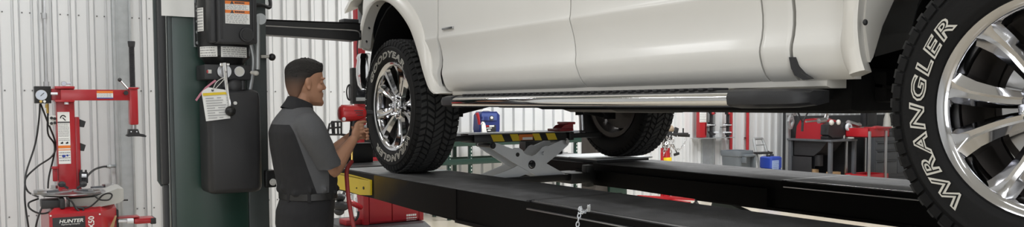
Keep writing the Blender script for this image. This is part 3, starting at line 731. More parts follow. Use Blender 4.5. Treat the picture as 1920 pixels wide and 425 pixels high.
p = atY(366, 50, TY-.01); g = G(); g.b2((p.x-.008, TY-.02, TZ(366, 88)), (p.x+.004, TY+.002, 2.4)); g.build('cable_strip', M_galv, post)
# slotted black bracket beside the motor
g = G(); a = atY(367, 60, TY-.05); b = atY(376, 6, TY-.05)
g.b2((a.x, TY-.06, TZ(371, 88)), (b.x, TY, TZ(371, 6)), .012); g.build('bracket', M_black, post)
for py in (12, 20, 40, 60, 80): p = atY(371, py, TY-.062); G().cyl(p, p+Vector((0, .01, 0)), .009, n=14).build('bracket_hole', M_galv, post)
# arm carriage and the black swing arm
zA = 2.013
g = G(); R = []
for (x, y, h0, h1, w_) in ((c2-.25, TY+.20, -.050, .040, .05), (c2+.02, TY+.19, -.050, .040, .05), (1.75, TY+.18, -.058, .042, .055), (1.99, TY+.17, -.068, .046, .055), (2.022, TY+.17, -.060, .042, .05)):
    R.append([Vector((x, y+dy, zA+dz)) for dy, dz in ((-w_, h0), (-w_-.002, h0*.1+.002), (-w_+.014, h0*.1+.010), (-w_+.014, h1-.008), (-w_+.006, h1), (w_, h1), (w_, h0))])
arm = g.loft(R).build('swing_arm', M_blackgloss, post, smooth=30)
g = G(); g.tube([(c2+.0, TY+.19-.053, zA-.000), (1.75, TY+.18-.060, zA-.004), (1.96, TY+.17-.060, zA-.006), (2.005, TY+.17-.058, zA-.018), (2.012, TY+.17-.054, zA-.045)], .0045, 6, 6); q = g.build('ridge_highlight', M_steel, arm); q['label'] = 'bright highlight on the arm ridge'  # highlight along the arm's ridge, put in as a bright steel strip
g = G(); p = Vector((1.95, TY+.19, zA+.05)); g.b2((p.x-.03, p.y-.04, p.z-.012), (p.x+.07, p.y+.05, p.z+.02), .006); g.build('arm_pad', M_black, arm)
# release handle, hose stub and lower bracket on the right of the post
g = G(); p = atY(489, 106, TY-.02); q_ = atY(505, 106, TY-.02); g.cyl(p, q_, .009, n=12); hdl = g.build('release_handle', M_pale, post)
p = atY(510, 107, TY-.02); G().ball(p, .021, 16).build('knob', M_black, hdl)
g = G(); g.tube([atY(478, 10, TY-.05), atY(492, 10, TY-.04), atY(504, 14, TY-.02), atY(507, 8, TY), atY(505, -8, TY+.02)], .011, 8, 6); g.build('hose', M_cable, post)
g = G(); a, b = atY(498, 352, TY+.0), atY(519, 318, TY+.0); g.b2((a.x, TY, a.z), (b.x, TY+.1, b.z), .012); br = g.build('bracket', M_blackgloss, post)
p = atY(512, 341, TY-.003); g = G(); g.cyl(p, p+Vector((0, .02, 0)), .020, n=20); g.cyl(p+Vector((0, -.006, 0)), p, .013, n=6); g.build('bolt', M_white, br)
# sheet of white paper taped over the top of the post
g = G(); x0, x1 = TX(305), TX(366); z0 = TZ(335, 32)
g.sheet([[(x0+(x1-x0)*t, TY-.034-.012*math.sin(t*7+z*3)*.3, z) for t in lin(0, 1, 10)] for z in (z0, z0+.12, z0+.3)], (0, .002, 0))
tag(g.build('paper_sheet', M_white), 'white paper sheet fixed across the top of the green post', 'paper')

# ------------------------------------------------------------------ hydraulic power unit on the post
PU = 4.52
pu = thing('hydraulic_power_unit', 'black hydraulic power unit with motor and oil tank bolted to the green post', 'hydraulic unit', (TX(436), TY-.13, TZ(436, 362, PU)))
def P4(px, py, Y=PU): return atY(px, py, Y)
# oil tank: a tapering rounded box
def rrect(x0, x1, y0, y1, z, r, n=5):
    out = []
    for cx, cy, a0 in ((x1-r, y1-r, 0), (x0+r, y1-r, PI/2), (x0+r, y0+r, PI), (x1-r, y0+r, 1.5*PI)):
        for i in range(n): a = a0+PI/2*i/(n-1); out.append(Vector((cx+r*math.cos(a), cy+r*math.sin(a), z)))
    return out
x0, x1 = P4(391, 260).x, P4(492, 260).x; zb, zt = P4(440, 362).z, P4(440, 167).z; yb = TY-.03
g = G(); R = []
for t, ins, r in ((0, .022, .03), (.018, .006, .035), (.05, .0, .035), (.5, .0, .033), (.90, .002, .03), (.965, .006, .03), (.985, .016, .03), (1, .036, .03)):
    R.append(rrect(x0+ins, x1-ins, PU+ins, yb, zb+(zt-zb)*t, r))
tank = g.loft(R).build('oil_tank', M_black, pu, smooth=40)
p = P4(441, 193, PU-.002); G().cyl(p+Vector((0, -.004, 0)), p+Vector((0, .01, 0)), .010, n=6).build('plug', M_white, tank)
# pump block
a, b = P4(384, 149, PU+.03), P4(470, 122, PU+.03)
g = G(); g.b2((a.x, PU+.03, a.z), (b.x, yb, b.z), .006); g.b2((P4(405, 160).x, PU+.05, P4(405, 172).z), (P4(466, 160).x, yb-.02, P4(405, 146).z), .02)
g.ball(P4(440, 162, PU+.04), (.05, .03, .045), 16); g.cyl(P4(420, 151, PU+.03), P4(420, 163, PU+.03), .010); g.cyl(P4(455, 151, PU+.03), P4(455, 168, PU+.03), .013)
blk = g.build('pump_block', M_black, pu)
p = P4(393, 134, PU+.027); G().box(p, (.020, .006, .020), bev=.002).build('switch_window', M_pale, blk)
p = P4(389, 134, PU+.026); G().box(p, (.008, .006, .016), bev=.002).build('red_button', M_red, blk)
p = P4(448, 134, PU+.03); g = G(); g.cyl(p+Vector((0, -.012, 0)), p, .027, n=28); g.mat(1); g.cyl(p+Vector((0, -.0135, 0)), p+Vector((0, -.012, 0)), .023, n=28); g.build('pressure_gauge', [M_steel, M_pale], blk)
p = P4(419, 134, PU+.03); g = G(); g.cyl(p+Vector((0, -.022, 0)), p, .036, .040, n=28); g.cyl(p+Vector((0, -.034, 0)), p+Vector((0, -.02, 0)), .022, n=20); g.build('valve_body', M_steel, blk)
g = G(); a, b = P4(466, 136, PU+.04), P4(479, 136, PU+.04); g.cyl(a, b, .010, n=6); g.ball(P4(480, 137, PU+.04), (.016, .014, .014), 12); g.build('fitting', M_pale, blk)
# motor with a tapered lower bell
ax = Vector(((P4(374, 60, PU+.1).x+P4(470, 60, PU+.1).x)/2, PU+.135, 0)); rm = (P4(470, 60, PU+.12).x-P4(374, 60, PU+.12).x)/2
g = G(); zz = [P4(425, y, PU+.12).z for y in (123, 112, 106, 86, 82, 78)]
g.lathe([(0, zz[0]), (rm*.70, zz[0]), (rm*.86, zz[1]), (rm, zz[2]), (rm, zz[3]), (rm*.98, zz[4]), (rm, zz[5]), (rm, 2.42), (rm*.9, 2.46), (0, 2.46)], Matrix.Translation(ax), 48)
mot = g.build('motor', M_blackgloss, pu)
def motor_label(a0, a1, za, zb_, seed, lines=4):
    random.seed(seed); g = G(); rr = rm+.0012
    q = lambda a, z, r=rr: ax+Vector((math.cos(a)*r, math.sin(a)*r, z))
    n = 10; vs = [q(a0+(a1-a0)*i/n, z) for z in (za, zb_) for i in range(n+1)]
    g.add(vs, [(i, i+1, n+2+i, n+1+i) for i in range(n)]); g.mat(1)
    for l in range(lines):
        z = za+(zb_-za)*(l+.5)/lines; a = a0+(a1-a0)*.06
        while a < a1-(a1-a0)*.1:
            s = (a1-a0)*random.uniform(.05, .16); b = min(a+s, a1-(a1-a0)*.06); h = (zb_-za)/lines*.18
            g.add([q(a, z-h, rr+.001), q(b, z-h, rr+.001), q(b, z+h, rr+.001), q(a, z+h, rr+.001)], [(0, 1, 2, 3)]); a = b+(a1-a0)*.03
    g.build('rating_label', [M_white, M_ink], mot)
cosang = lambda px: -math.acos(max(-1, min(1, (P4(px, 98, PU+.06).x-ax.x)/rm)))
motor_label(cosang(379), cosang(404), P4(440, 107, PU+.03).z, P4(440, 88, PU+.03).z, 1)
motor_label(cosang(410), cosang(460), P4(440, 107, PU+.0).z, P4(440, 87.5, PU+.0).z, 2, 5)
motor_label(cosang(376.5), cosang(384), P4(440, 60, PU+.06).z, P4(440, 17, PU+.06).z, 3, 8)
# control box on the motor
a, b = P4(410, 79.5, PU-.10), P4(483, 79.5, PU-.10); zt_ = 2.40
g = G(); g.b2((a.x, PU-.10, a.z), (b.x, PU+.06, zt_), .010)
for px in (417.5, 477): q = P4(px, 130, PU-.10).x; g.b2((q-.004, PU-.106, a.z+.02), (q+.004, PU-.09, zt_-.02), .002)
g.b2((P4(396, 130, PU-.05).x, PU-.06, a.z+.004), (a.x+.01, PU+.06, zt_), .02)
cb = g.build('control_box', M_black, pu)
p = P4(461.5, 65.5, PU-.10); g = G(); g.cyl(p+Vector((0, -.018, 0)), p, .036, .038, n=32); g.mat(1); g.cyl(p+Vector((0, -.024, 0)), p+Vector((0, -.016, 0)), .028, n=32); g.build('push_button', [M_black, M_blackgloss], cb)
# warning label on the box
x0, x1 = P4(424.5, 130, PU-.101).x, P4(470, 130, PU-.101).x; z1, z0 = P4(440, 2, PU-.1).z, P4(440, 44.5, PU-.1).z; yl = PU-.1015
g = G(); g.add([(x0, yl, z0), (x1, yl, z0), (x1, yl, z1), (x0, yl, z1)], [(0, 1, 2, 3)]); g.mat(1)
H = z1-z0
for t0, t1 in ((.86, 1.0), (.46, .60)): g.add([(x0, yl-.0006, z0+H*t0), (x1, yl-.0006, z0+H*t0), (x1, yl-.0006, z0+H*t1), (x0, yl-.0006, z0+H*t1)], [(0, 1, 2, 3)])
cx = (x0+x1)/2
for t0, t1, n in ((.62, .84, 4), (.02, .44, 8)): rowlabel(g, (cx, yl, z0+H*(t0+t1)/2), (1, 0, 0), (0, 0, 1), x1-x0, H*(t1-t0), n, 2, .5, .0008)
for t in (.93, .53):
    g.mat(3); s = .010; zc = z0+H*t; xl = x0+(x1-x0)*.28
    g.add([(xl-s, yl-.001, zc-s*.8), (xl+s, yl-.001, zc-s*.8), (xl, yl-.001, zc+s)], [(0, 1, 2)])
    random.seed(5); rowlabel(g, (cx+.012, yl, zc), (1, 0, 0), (0, 0, 1), (x1-x0)*.45, .022, 1, 3, .1, .001)
g.build('warning_label', [M_white, M_orange, M_ink, M_inkd], cb, smooth=0)
# lowering lever
g = G(); g.tube([P4(421, 118, PU-.03), P4(422.5, 134, PU-.035), P4(425, 160, PU-.05), P4(430, 200, PU-.07)], lambda t: .0115-.003*t, 10, 5); g.box(P4(421, 121, PU-.028), (.05, .016, .016), bev=.004)
lev = g.build('lowering_lever', M_chrome, pu); G().ball(P4(432, 208, PU-.075), .027, 20).build('lever_knob', M_blackgloss, lev)
# clear sight hose
g = G(); g.tube([P4(470, 84, PU+.06), P4(475, 110, PU+.06), P4(473, 140, PU+.07), P4(468, 172, PU+.08)], .011, 8, 5); g.build('return_hose', M_galv, pu)
p = P4(487, 36, PU+.05); g = G(); g.cyl(p+Vector((0, -.02, 0)), p+Vector((0, .03, 0)), .030, n=24); g.cyl(P4(483, 130, PU+.04), P4(483, 30, PU+.04), .012); g.build('filler_cap', M_galv, pu)
# hang tag with ribbon
T = [P4(px, py, PU-.045-.0004*(py-170)) for px, py in ((378, 173), (381, 169), (391, 163.5), (421, 168), (427, 171), (432, 221.5), (386.5, 227))]
g = G(); g.prism(T, (0, .0015, 0)); g.mat(1)
o = P4(386, 177, PU-.050); g.prism([P4(px, py, PU-.0485-.0004*(py-170)) for px, py in ((380, 174.5), (424, 172), (424.8, 176.5), (380.6, 179.5))], (0, .0005, 0))
for i in range(9):
    for (a, b) in ((.06, .5), (.54, .9)) if i in (0, 4, 6, 8) else ((.06, .92),):
        py = 184+i*4.6; l = 381+(py-173)*.15; r = 426+(py-173)*.11; e = b-random.random()*.2
        g.mat(2); g.prism([P4(l+(r-l)*q, y-(r-l)*q*.06, PU-.0488-.0004*(py-170)) for q, y in ((a, py), (e, py), (e, py+1.2), (a, py+1.2))], (0, .0004, 0))
g.mat(3); p = P4(398.5, 169, PU-.048); g.cyl(p+Vector((0, -.002, 0)), p, .006, n=12)
tg = tag(g.build('hang_tag', [M_white, M_yellow, M_ink, M_inkd]), 'white paper tag with a yellow band hung from the lowering lever', 'tag')
g = G(); g.tube([P4(398.5, 169, PU-.05), P4(405, 155, PU-.05), P4(414, 148, PU-.045), P4(421, 146, PU-.05), P4(417, 152, PU-.05), P4(405, 165, PU-.05)], .0022, 5, 6); g.build('wire', M_pale, tg)
M_pink = mat('pink_ribbon', (.52, .20, .27), .6)
g = G(); g.sheet([[P4(x+3*(1-t), y+2.5*(1-t), PU-.042+.006*math.sin(i)) for t in (0, 1)] for i, (x, y) in enumerate(((403, 149), (395, 155), (385, 163), (375, 174), (366, 187)))], (0, .001, 0)); tag(g.build('ribbon', M_pink), 'pink ribbon tied behind the white paper tag', 'ribbon')

# the second lift post, standing beyond the far front wheel
YS = 6.9; a, b = atY(1120, 360, YS).x, atY(1176, 360, YS).x
po2 = thing('lift_post', 'dark green lift post half hidden beyond the far front wheel', 'post', ((a+b)/2, YS, 0))
m_ = a+(b-a)*.42
g = G(); g.b2((m_, YS, .02), (b, YS+.28, 1.52), .012); g.build('column', M_green, po2)
g = G(); g.b2((a, YS+.03, .02), (m_-.004, YS+.28, 1.52), .01); g.build('side_column', M_iron, po2)  # shaded side of the green post, the shade put into a brown colour
g = G(); g.b2((a-.06, YS-.06, 0), (b+.06, YS+.34, .02), .004); g.build('base_plate', M_green, po2)

# ------------------------------------------------------------------ tyre changer by the left wall
CY = 9.25
def C(px, py, Y=CY): return atY(px, py, Y)
tc_ = thing('tyre_changer', 'red tyre changer with column, arm and turntable against the left wall', 'tyre changer', (C(140, 400).x, CY+.1, 0))
def cbox(g, px0, py0, px1, py1, Y0, Y1, bev=.006):
    a, b = C(px0, py1, Y0), C(px1, py0, Y0); return g.b2((a.x, Y0, a.z), (b.x, Y1, b.z), bev)
# column
g = G(); xl, xr = C(106.5, 260).x, C(142, 260).x; zt, zb = C(140, 166).z, C(140, 356).z
g.b2((xl, CY, zb-.05), (xr, CY+.20, zt), .02); g.b2((xr-.01, CY+.03, zb-.05), (C(152, 300).x, CY+.18, C(140, 219).z), .012)
col = g.build('column', M_red, tc_)
for y0, y1 in ((223, 238.5), (267, 283)):
    g = G(); P = [C(px, py, CY+.06) for px, py in ((149, y0), (161, y0+4.5), (157.5, y1), (149, y1-1))]; g.prism(P, (0, .07, 0)); g.build('tool_holder', M_black, col)
# labels on the column
random.seed(11)
x0, x1 = C(108.5, 250, CY-.002).x, C(131.5, 250, CY-.002).x; z1, z0 = C(140, 209.5).z, C(140, 306).z; yl = CY-.002; H = z1-z0; W_ = x1-x0; cx = (x0+x1)/2
g = G(); g.add([(x0, yl, z0), (x1, yl, z0), (x1, yl, z1), (x0, yl, z1)], [(0, 1, 2, 3)])
g.mat(1)
for t0, t1 in ((.30, .355), (.262, .278)): g.add([(x0, yl-.001, z0+H*t0), (x1, yl-.001, z0+H*t0), (x1, yl-.001, z0+H*t1), (x0, yl-.001, z0+H*t1)], [(0, 1, 2, 3)])
for t0, t1, n in ((.52, .79, 11), (.44, .50, 2), (.04, .24, 4)): rowlabel(g, (cx, yl, z0+H*(t0+t1)/2), (1, 0, 0), (0, 0, 1), W_, H*(t1-t0), n, 2, .3, .001)
g.mat(3); g.add([(x0, yl-.001, z0+H*.79), (x1, yl-.001, z0+H*.79), (x1, yl-.001, z0+H*.815), (x0, yl-.001, z0+H*.815)], [(0, 1, 2, 3)])
# hook pictogram
for i in range(9): 
    a = .5+i*.32; c = Vector((cx+math.cos(a)*.022-.004, yl-.0012, z0+H*.885+math.sin(a)*.024)); g.box(c, (.010, .0006, .012), (0, -a, 0))
g.box((cx+.004, yl-.0012, z0+H*.865), (.010, .0006, .04), (0, -.7, 0))
for xx in (-.2, .22): g.box((cx+W_*xx, yl-.0012, z0+H*.40), (.022, .0006, .014)); g.box((cx+W_*(xx+.04), yl-.0012, z0+H*.412), (.012, .0006, .014), (0, .5, 0))
g.mat(4); g.ball((cx-.008, yl-.001, z0+H*.15), (.016, .001, .014), 12); g.ball((cx+.024, yl-.001, z0+H*.16), (.010, .001, .010), 12)
g.build('instruction_label', [M_white, M_orange, M_ink, M_inkd, M_blue], col, smooth=0)
# head bracket and swing arm
g = G(); zt, zb = C(140, 162).z, C(140, 166).z
cbox(g, 103, 161.5, 140, 166, CY-.06, CY+.24, .004); cbox(g, 103, 187, 140, 191, CY-.06, CY+.24, .004); cbox(g, 105, 165, 139, 189, CY+.10, CY+.22, .004)
a, b = C(96, 188, CY-.02), C(116, 166, CY-.02); g.b2((a.x, CY-.02, a.z), (b.x, CY+.12, b.z), .01)
hd = g.build('head_bracket', M_red, tc_)
g = G(); g.cyl(C(95, 175.5, CY-.04), C(108, 175.5, CY-.04), .013, n=12); g.build('pivot_pin', M_zinc, hd)
g = G(); p = C(124.5, 193, CY-.03); g.cyl(p+Vector((0, 0, -.012)), p+Vector((0, 0, .02)), .022, .016, n=14); g.build('grease_nut', M_zinc, hd)
g = G(); cbox(g, 114, 168, 247, 188.2, CY-.05, CY+.05, .008); arm = g.build('arm', M_red, tc_)
random.seed(4); yl = CY-.052; x0, x1 = C(181.5, 177, yl).x, C(212, 177, yl).x; z1, z0 = C(140, 170, yl).z, C(140, 184.5, yl).z; H = z1-z0
g = G(); g.add([(x0, yl, z0), (x1, yl, z0), (x1, yl, z1), (x0, yl, z1)], [(0, 1, 2, 3)])
for k, t0, t1 in ((1, .70, 1.0), (2, 0, .12)): g.mat(k); g.add([(x0, yl-.001, z0+H*t0), (x1, yl-.001, z0+H*t0), (x1, yl-.001, z0+H*t1), (x0, yl-.001, z0+H*t1)], [(0, 1, 2, 3)])
rowlabel(g, ((x0+x1)/2, yl, z0+H*.42), (1, 0, 0), (0, 0, 1), x1-x0, H*.5, 4, 3, .3, .001)
g.build('warning_label', [M_white, M_orange, M_blue, M_ink], arm, smooth=0)
g = G(); p = C(235.5, 174, CY-.05); g.cyl(p+Vector((0, -.03, 0)), p, .022, .02, n=16); g.build('clamp_knob', M_black, arm)
# vertical slide at the arm's end
g = G(); a, b = C(244, 234, CY-.06), C(258.5, 165, CY-.06); g.b2((a.x, CY-.06, a.z), (b.x, CY+.06, b.z), .016); cbox(g, 240.5, 163.5, 260, 167, CY-.07, CY+.07, .004)
sl = g.build('slide_housing', M_red, tc_)
g = G(); cxs = C(247.5, 120).x; z0, z1 = C(140, 164).z, C(140, 76).z; rr = (C(252.5, 120).x-C(242, 120).x)/2
prof = []
n = 44
for i in range(n): z = z0+(z1-z0)*i/n; prof += [(rr*.90, z), (rr*1.04, z+(z1-z0)/n*.25), (rr*1.04, z+(z1-z0)/n*.6), (rr*.90, z+(z1-z0)/n*.9)]
g.lathe([(0, z0)]+prof+[(0, z1)], Matrix.Translation((cxs, CY, 0)), 18)
g.lathe([(0, z1-.02), (rr*1.15, z1-.045), (rr*1.35, z1-.005), (rr*1.35, z1+.012), (0, z1+.012)], Matrix.Translation((cxs, CY, 0)), 24)
g.build('bellows_shaft', M_black, tc_)
g = G(); g.cyl(C(239, 166, CY-.07), C(225, 150, CY-.09), .008, n=8); g.cyl(C(236, 164.5, CY-.06), C(262, 164.5, CY-.06), .010, n=8); h_ = g.build('lock_lever', M_steel, tc_); G().ball(C(224.5, 149.5, CY-.09), .020, 14).build('lever_ball', M_black, h_)
g = G(); g.cyl(C(251, 234, CY), C(251, 242, CY), .026, n=16); g.build('mount_post', M_steel, tc_)
g = G(); P = [C(px, py, CY-.04) for px, py in ((241.5, 242), (259, 242), (262, 250), (270, 251.5), (275, 254.5), (273, 257), (262, 255.5), (250, 255.5), (241, 256), (236.5, 254.5), (240.5, 250.5))]; g.prism(P, (0, .08, 0))
mh = g.build('mount_head', M_black, tc_)
for px in (246, 256.5): p = C(px, 246.5, CY-.042); G().cyl(p, p+Vector((0, .01, 0)), .007, n=6).build('bolt', M_zinc, mh)
# gauge box
g = G(); cbox(g, 65, 161.5, 95.5, 193.5, CY-.05, CY+.08, .006); gb_ = g.build('gauge_box', M_blackgloss, tc_)
p = C(77.5, 178, CY-.052); g = G(); g.cyl(p+Vector((0, -.008, 0)), p, .050, n=28); g.mat(1); g.cyl(p+Vector((0, -.010, 0)), p+Vector((0, -.007, 0)), .046, n=28); g.mat(2); g.box(p+Vector((.008, -.0108, .006)), (.044, .0008, .006), (0, -.8, 0))
M_dial = mat('pale_blue_dial', (.52, .57, .66), .4)
g.build('dial', [M_steel, M_dial, M_inkd], gb_)
for px, mm in ((76.5, M_brass), (83.5, M_white)): p = C(px, 190, CY-.052); G().cyl(p+Vector((0, -.008, 0)), p, .012, n=14).build('button', mm, gb_)
p = C(119.5, 156.5, CY); g = G(); g.cyl(p+Vector((0, -.02, 0)), p+Vector((0, .01, 0)), .025, n=20); g.cyl(p, p+Vector((0, 0, -.04)), .006, n=8); g.mat(1); g.cyl(p+Vector((0, -.022, 0)), p+Vector((0, -.019, 0)), .020, n=20); g.cyl(p, p+Vector((.06, 0, .0)), .008); g.build('small_gauge', [M_steel, M_dial], tc_)
# valve box left of the column
g = G(); cbox(g, 92, 216, 105.5, 235, CY+.02, CY+.12, .006); vb = g.build('valve_box', M_white, tc_)
for px, py in ((96.5, 221), (102.5, 222), (96.5, 231), (103, 230)): p = C(px, py, CY+.018); G().cyl(p+Vector((0, -.01, 0)), p, .014, n=14).build('valve_knob', M_black, vb)
g = G(); g.cyl(C(89, 194, CY+.02), C(89.5, 212, CY+.02), .012, n=8); g.cyl(C(88, 196, CY+.02), C(88, 202, CY+.02), .018, n=6); g.build('air_fitting', M_brass, tc_)
# base cabinet
TYc = CY-.12
g = G(); xl, xm, xr = C(92, 410, TYc-.33).x, C(190, 410, TYc-.33).x, C(218, 400, TYc-.1).x; zt = C(140, 399, TYc-.33).z
g.loft([[Vector(p) for p in ((xl, TYc-.33, z), (xm, TYc-.33, z), (xr, TYc-.10, z), (xr, CY+.45, z), (xl-.02, CY+.45, z))] for z in (.02, zt)])
g.loft([[Vector(p) for p in ((xl, TYc-.33, zt), (xm, TYc-.33, zt), (xr, TYc-.10, zt), (xr, CY+.45, zt), (xl-.02, CY+.45, zt))], [Vector(p) for p in ((xl+.05, TYc-.24, zt+.05), (xm-.0, TYc-.24, zt+.05), (xr-.02, TYc-.05, zt+.05), (xr-.02, CY+.40, zt+.05), (xl+.05, CY+.40, zt+.05))]])
cab = g.build('base_cabinet', M_red, tc_, smooth=25)
yl = TYc-.3315; x0, x1 = C(98.5, 412, yl).x, C(160, 412, yl).x; z1, z0 = C(140, 405.5, yl).z, C(140, 440, yl).z
g = G(); g.b2((x0, yl-.001, z0), (x1, yl+.002, z1), .001); pl = g.build('name_plate', M_black, cab)
zc = (C(140, 413, yl).z); xc = (C(106.5, 260, yl).x+C(153, 260, yl).x)/2
g = G(); g.text('HUNTER', .034, lambda x, y, z: Vector((xc+x+y*.22, yl-.0022, zc+y)), .022, 0, 1.0, 1.12); g.text('Engineering Company', .016, lambda x, y, z: Vector((xc-.01+x+y*.22, yl-.0022, zc-.031+y)), .004, 0, 1, 1.02); g.build('lettering', M_white, pl, smooth=0, recalc=False)
xv = C(171, 410, yl).x; zv = C(140, 424, yl).z
g = G(); g.text('TCX50', .052, lambda x, y, z: Vector((xv-y, TYc-.3325, zv+x-.02)), .02, 0, 1.02, 1.0); g.build('lettering', M_white, cab, smooth=0, recalc=False)
for px, py in ((95, 404), (187, 401)): p = C(px, py, yl); G().cyl(p+Vector((0, -.006, 0)), p, .008, n=8).build('screw', M_white, cab)
# turntable with jaws, gearbox and roller
tcx = C(141, 365, CY-.12).x; tz = C(140, 358, CY-.12).z; trad = .36
g = G(); TM = Matrix.Translation((tcx, CY-.12, tz))
g.lathe([(0, -.028), (trad*.80, -.028), (trad*.86, -.012), (trad*.86, -.004), (trad*.5, .004), (0, .004)], TM, 48); tt = g.build('turntable', M_steel, tc_)
for k in range(4):
    a = k*PI/2+.42; d = Vector((math.cos(a), math.sin(a), 0)); s = Vector((-d.y, d.x, 0)); c = Vector((tcx, CY-.12, tz))
    g = G(); g.prism([c+d*.06+s*.05, c+d*trad*1.12+s*.028, c+d*trad*1.12-s*.028, c+d*.06-s*.05], (0, 0, .014)); g.box(c+d*(trad*.93)+Vector((0, 0, .028)), (.09, .07, .032), Matrix((d, s, Vector((0, 0, 1)))).transposed(), .006)
    j = g.build('jaw', M_steel, tt)
    G().box(c+d*(trad*.62)+Vector((0, 0, .022)), (.11, .05, .016), Matrix((d, s, Vector((0, 0, 1)))).transposed(), .005).build('jaw_slide', M_bluegrey, j)
for sx_, a in ((-1, 116), (1, 156)):
    g = G(); p = C(a, 345, CY-.2); g.ball(p, (.035, .03, .03), 12); q_ = C(a+sx_*-12, 353, CY-.2); g.bar(p, q_, .03, .024, bev=.006); g.build('clamp_handle', M_black, tt)
g = G(); cbox(g, 78, 374, 122, 392, CY-.35, CY-.1, .01); cbox(g, 112, 371, 122, 392, CY-.40, CY-.1, .02); g.build('gearbox', M_black, tc_)
g = G(); x0, x1 = C(124, 260, CY-.12).x, C(224, 260, CY-.12).x; zc0, zc1 = C(140, 388, CY-.2).z, C(140, 368, CY-.2).z
g.loft([[Vector((x, y, z)) for x, y, z in ((xx, CY-.38+in_, z0), (xx, CY-.38+in_, z1), (xx, CY+.1, z1+.01), (xx, CY+.1, z0))] for xx, z0, z1, in_ in ((x0, zc0+.02, zc1-.01, .06), (x0+.2, zc0+.0, zc1+.0, .0), (x1-.06, zc0+.03, zc1+.07, .02), (x1, zc0+.05, zc1+.06, .08))])
g.build('roller_cover', M_cast, tc_, smooth=40)
# bead breaker arm at the right
g = G(); a, b = C(246, 421, CY-.3), C(290, 407, CY-.3); g.b2((a.x+.03, CY-.3, a.z), (b.x, CY-.1, b.z), .02); a, b = C(221, 410, CY-.28), C(262, 405, CY-.28); g.b2((a.x, CY-.28, a.z), (b.x, CY-.12, b.z), .008); bb = g.build('bead_breaker_arm', M_red, tc_)
g = G(); g.cyl(C(222, 414.5, CY-.3), C(238, 414.5, CY-.3), .012, n=10); g.cyl(C(238, 414, CY-.31), C(250, 413.5, CY-.31), .026, n=14); g.build('cylinder_rod', M_zinc, bb)
g = G(); a, b = C(283, 420, CY-.305), C(291, 408, CY-.305); g.b2((a.x, CY-.306, a.z), (b.x+.01, CY-.08, b.z), .01); g.build('end_stop', M_black, bb)
g = G(); a, b = C(214, 426, CY-.2), C(222, 392, CY-.2); g.b2((a.x, CY-.22, a.z-.3), (b.x, CY+.1, b.z), .01); g.build('side_guard', M_black, tc_)
g = G(); g.prism([C(px, py, CY-.36) for px, py in ((206, 426), (216, 404), (219, 404), (213, 426))], (0, .02, 0)); g.build('wooden_lever', M_card, tc_)
g = G(); g.cyl(C(225, 375, CY-.2), C(240, 374.5, CY-.2), .008, n=8); g.build('pry_pin', M_black, tc_)
# pneumatic bits at the column foot
g = G(); cbox(g, 149, 322, 165, 344, CY+.0, CY+.06, .01); g.cyl(C(152, 318, CY), C(152, 350, CY), .014, n=10); g.cyl(C(161, 318, CY), C(161, 346, CY), .010, n=10); g.build('air_filter', M_black, tc_)
g = G(); g.cyl(C(153, 329, CY-.02), C(162, 329, CY-.02), .018, n=10); g.build('filter_bowl', M_zinc, tc_)
g = G(); cbox(g, 97.5, 312, 109, 317, CY-.04, CY+.04, .006); cbox(g, 99.5, 316, 108, 340, CY-.02, CY+.03, .008); g.build('pedal_link', M_redd, tc_)
# hoses
def hose(pts, r=.0085, n=7): 
    g = G(); g.tube([C(px, py, y) for px, py, y in pts], r, n, 6); return g
hose([(75, 194, CY), (73, 225, CY), (66, 270, CY+.02), (50, 320, CY-.05), (47, 345, CY-.1), (47, 380, CY-.15), (54, 430, CY-.2), (58, 470, CY-.2)]).build('hose', M_cable, tc_)
hose([(76, 194, CY+.02), (88, 225, CY+.04), (104, 268, CY+.1), (98, 292, CY+.08), (70, 312, CY), (48, 335, CY-.05), (52, 358, CY-.1), (72, 369, CY-.15)]).build('hose', M_cable, tc_)
hose([(90, 212, CY+.04), (90, 250, CY+.06), (103, 276, CY+.1), (92, 330, CY+.1), (90, 352, CY)]).build('hose', M_cable, tc_)
hose([(72, 372, CY-.2), (54, 380, CY-.25), (58, 392, CY-.3), (80, 400, CY-.32), (112, 391, CY-.34)]).build('hose', M_cable, tc_)
hose([(78, 390, CY-.3), (70, 412, CY-.35), (65, 440, CY-.35), (64, 470, CY-.35)]).build('hose', M_cable, tc_)
hose([(124, 370, CY-.4), (135, 378, CY-.42), (142, 390, CY-.42), (152, 397, CY-.42), (156, 391, CY-.42), (140, 388, CY-.41), (165, 388, CY-.41), (180, 378, CY-.42), (193, 365, CY-.42), (205, 362, CY-.40), (210, 366, CY-.4), (204, 374, CY-.42), (188, 374, CY-.42), (178, 367, CY-.42)], .008).build('hose', M_cable, tc_)
hose([(160, 335, CY+.05), (168, 325, CY+.2), (178, 317, CY+.5), (192, 312.5, CY+.9), (200, 312, CY+1.0)], .011).build('hose', M_cable, tc_)

# wall pipes
def wpipe(px, py0, py1, r, m, n, Y=YW-.06, fittings=()):
    a, b = C(px, py0, Y), C(px, py1, Y); g = G(); x = C(px, 200, Y).x; g.cyl((x, Y, max(b.z, .02)), (x, Y, a.z), r, n=10)
    for f in fittings: z = C(px, f, Y).z; g.cyl((x, Y, z-.03), (x, Y, z+.03), r*1.6, n=6)
    return struct(g.build(n, m))
wpipe(88, -60, 196, .018, M_steel, 'trim_4', fittings=(158, 30))
wpipe(217.5, -60, 345, .014, M_galv, 'trim_5', fittings=(205, 212, 309, 316))
g = G(); g.cyl(C(200, 312, YW-.1), C(218, 311, YW-.07), .018, n=8); g.cyl(C(204, 312, YW-.1), C(207, 312, YW-.1), .026, n=6); tag(g.build('air_coupling', M_galv), 'small steel air coupling on the wall pipe behind the tyre changer', 'coupling')
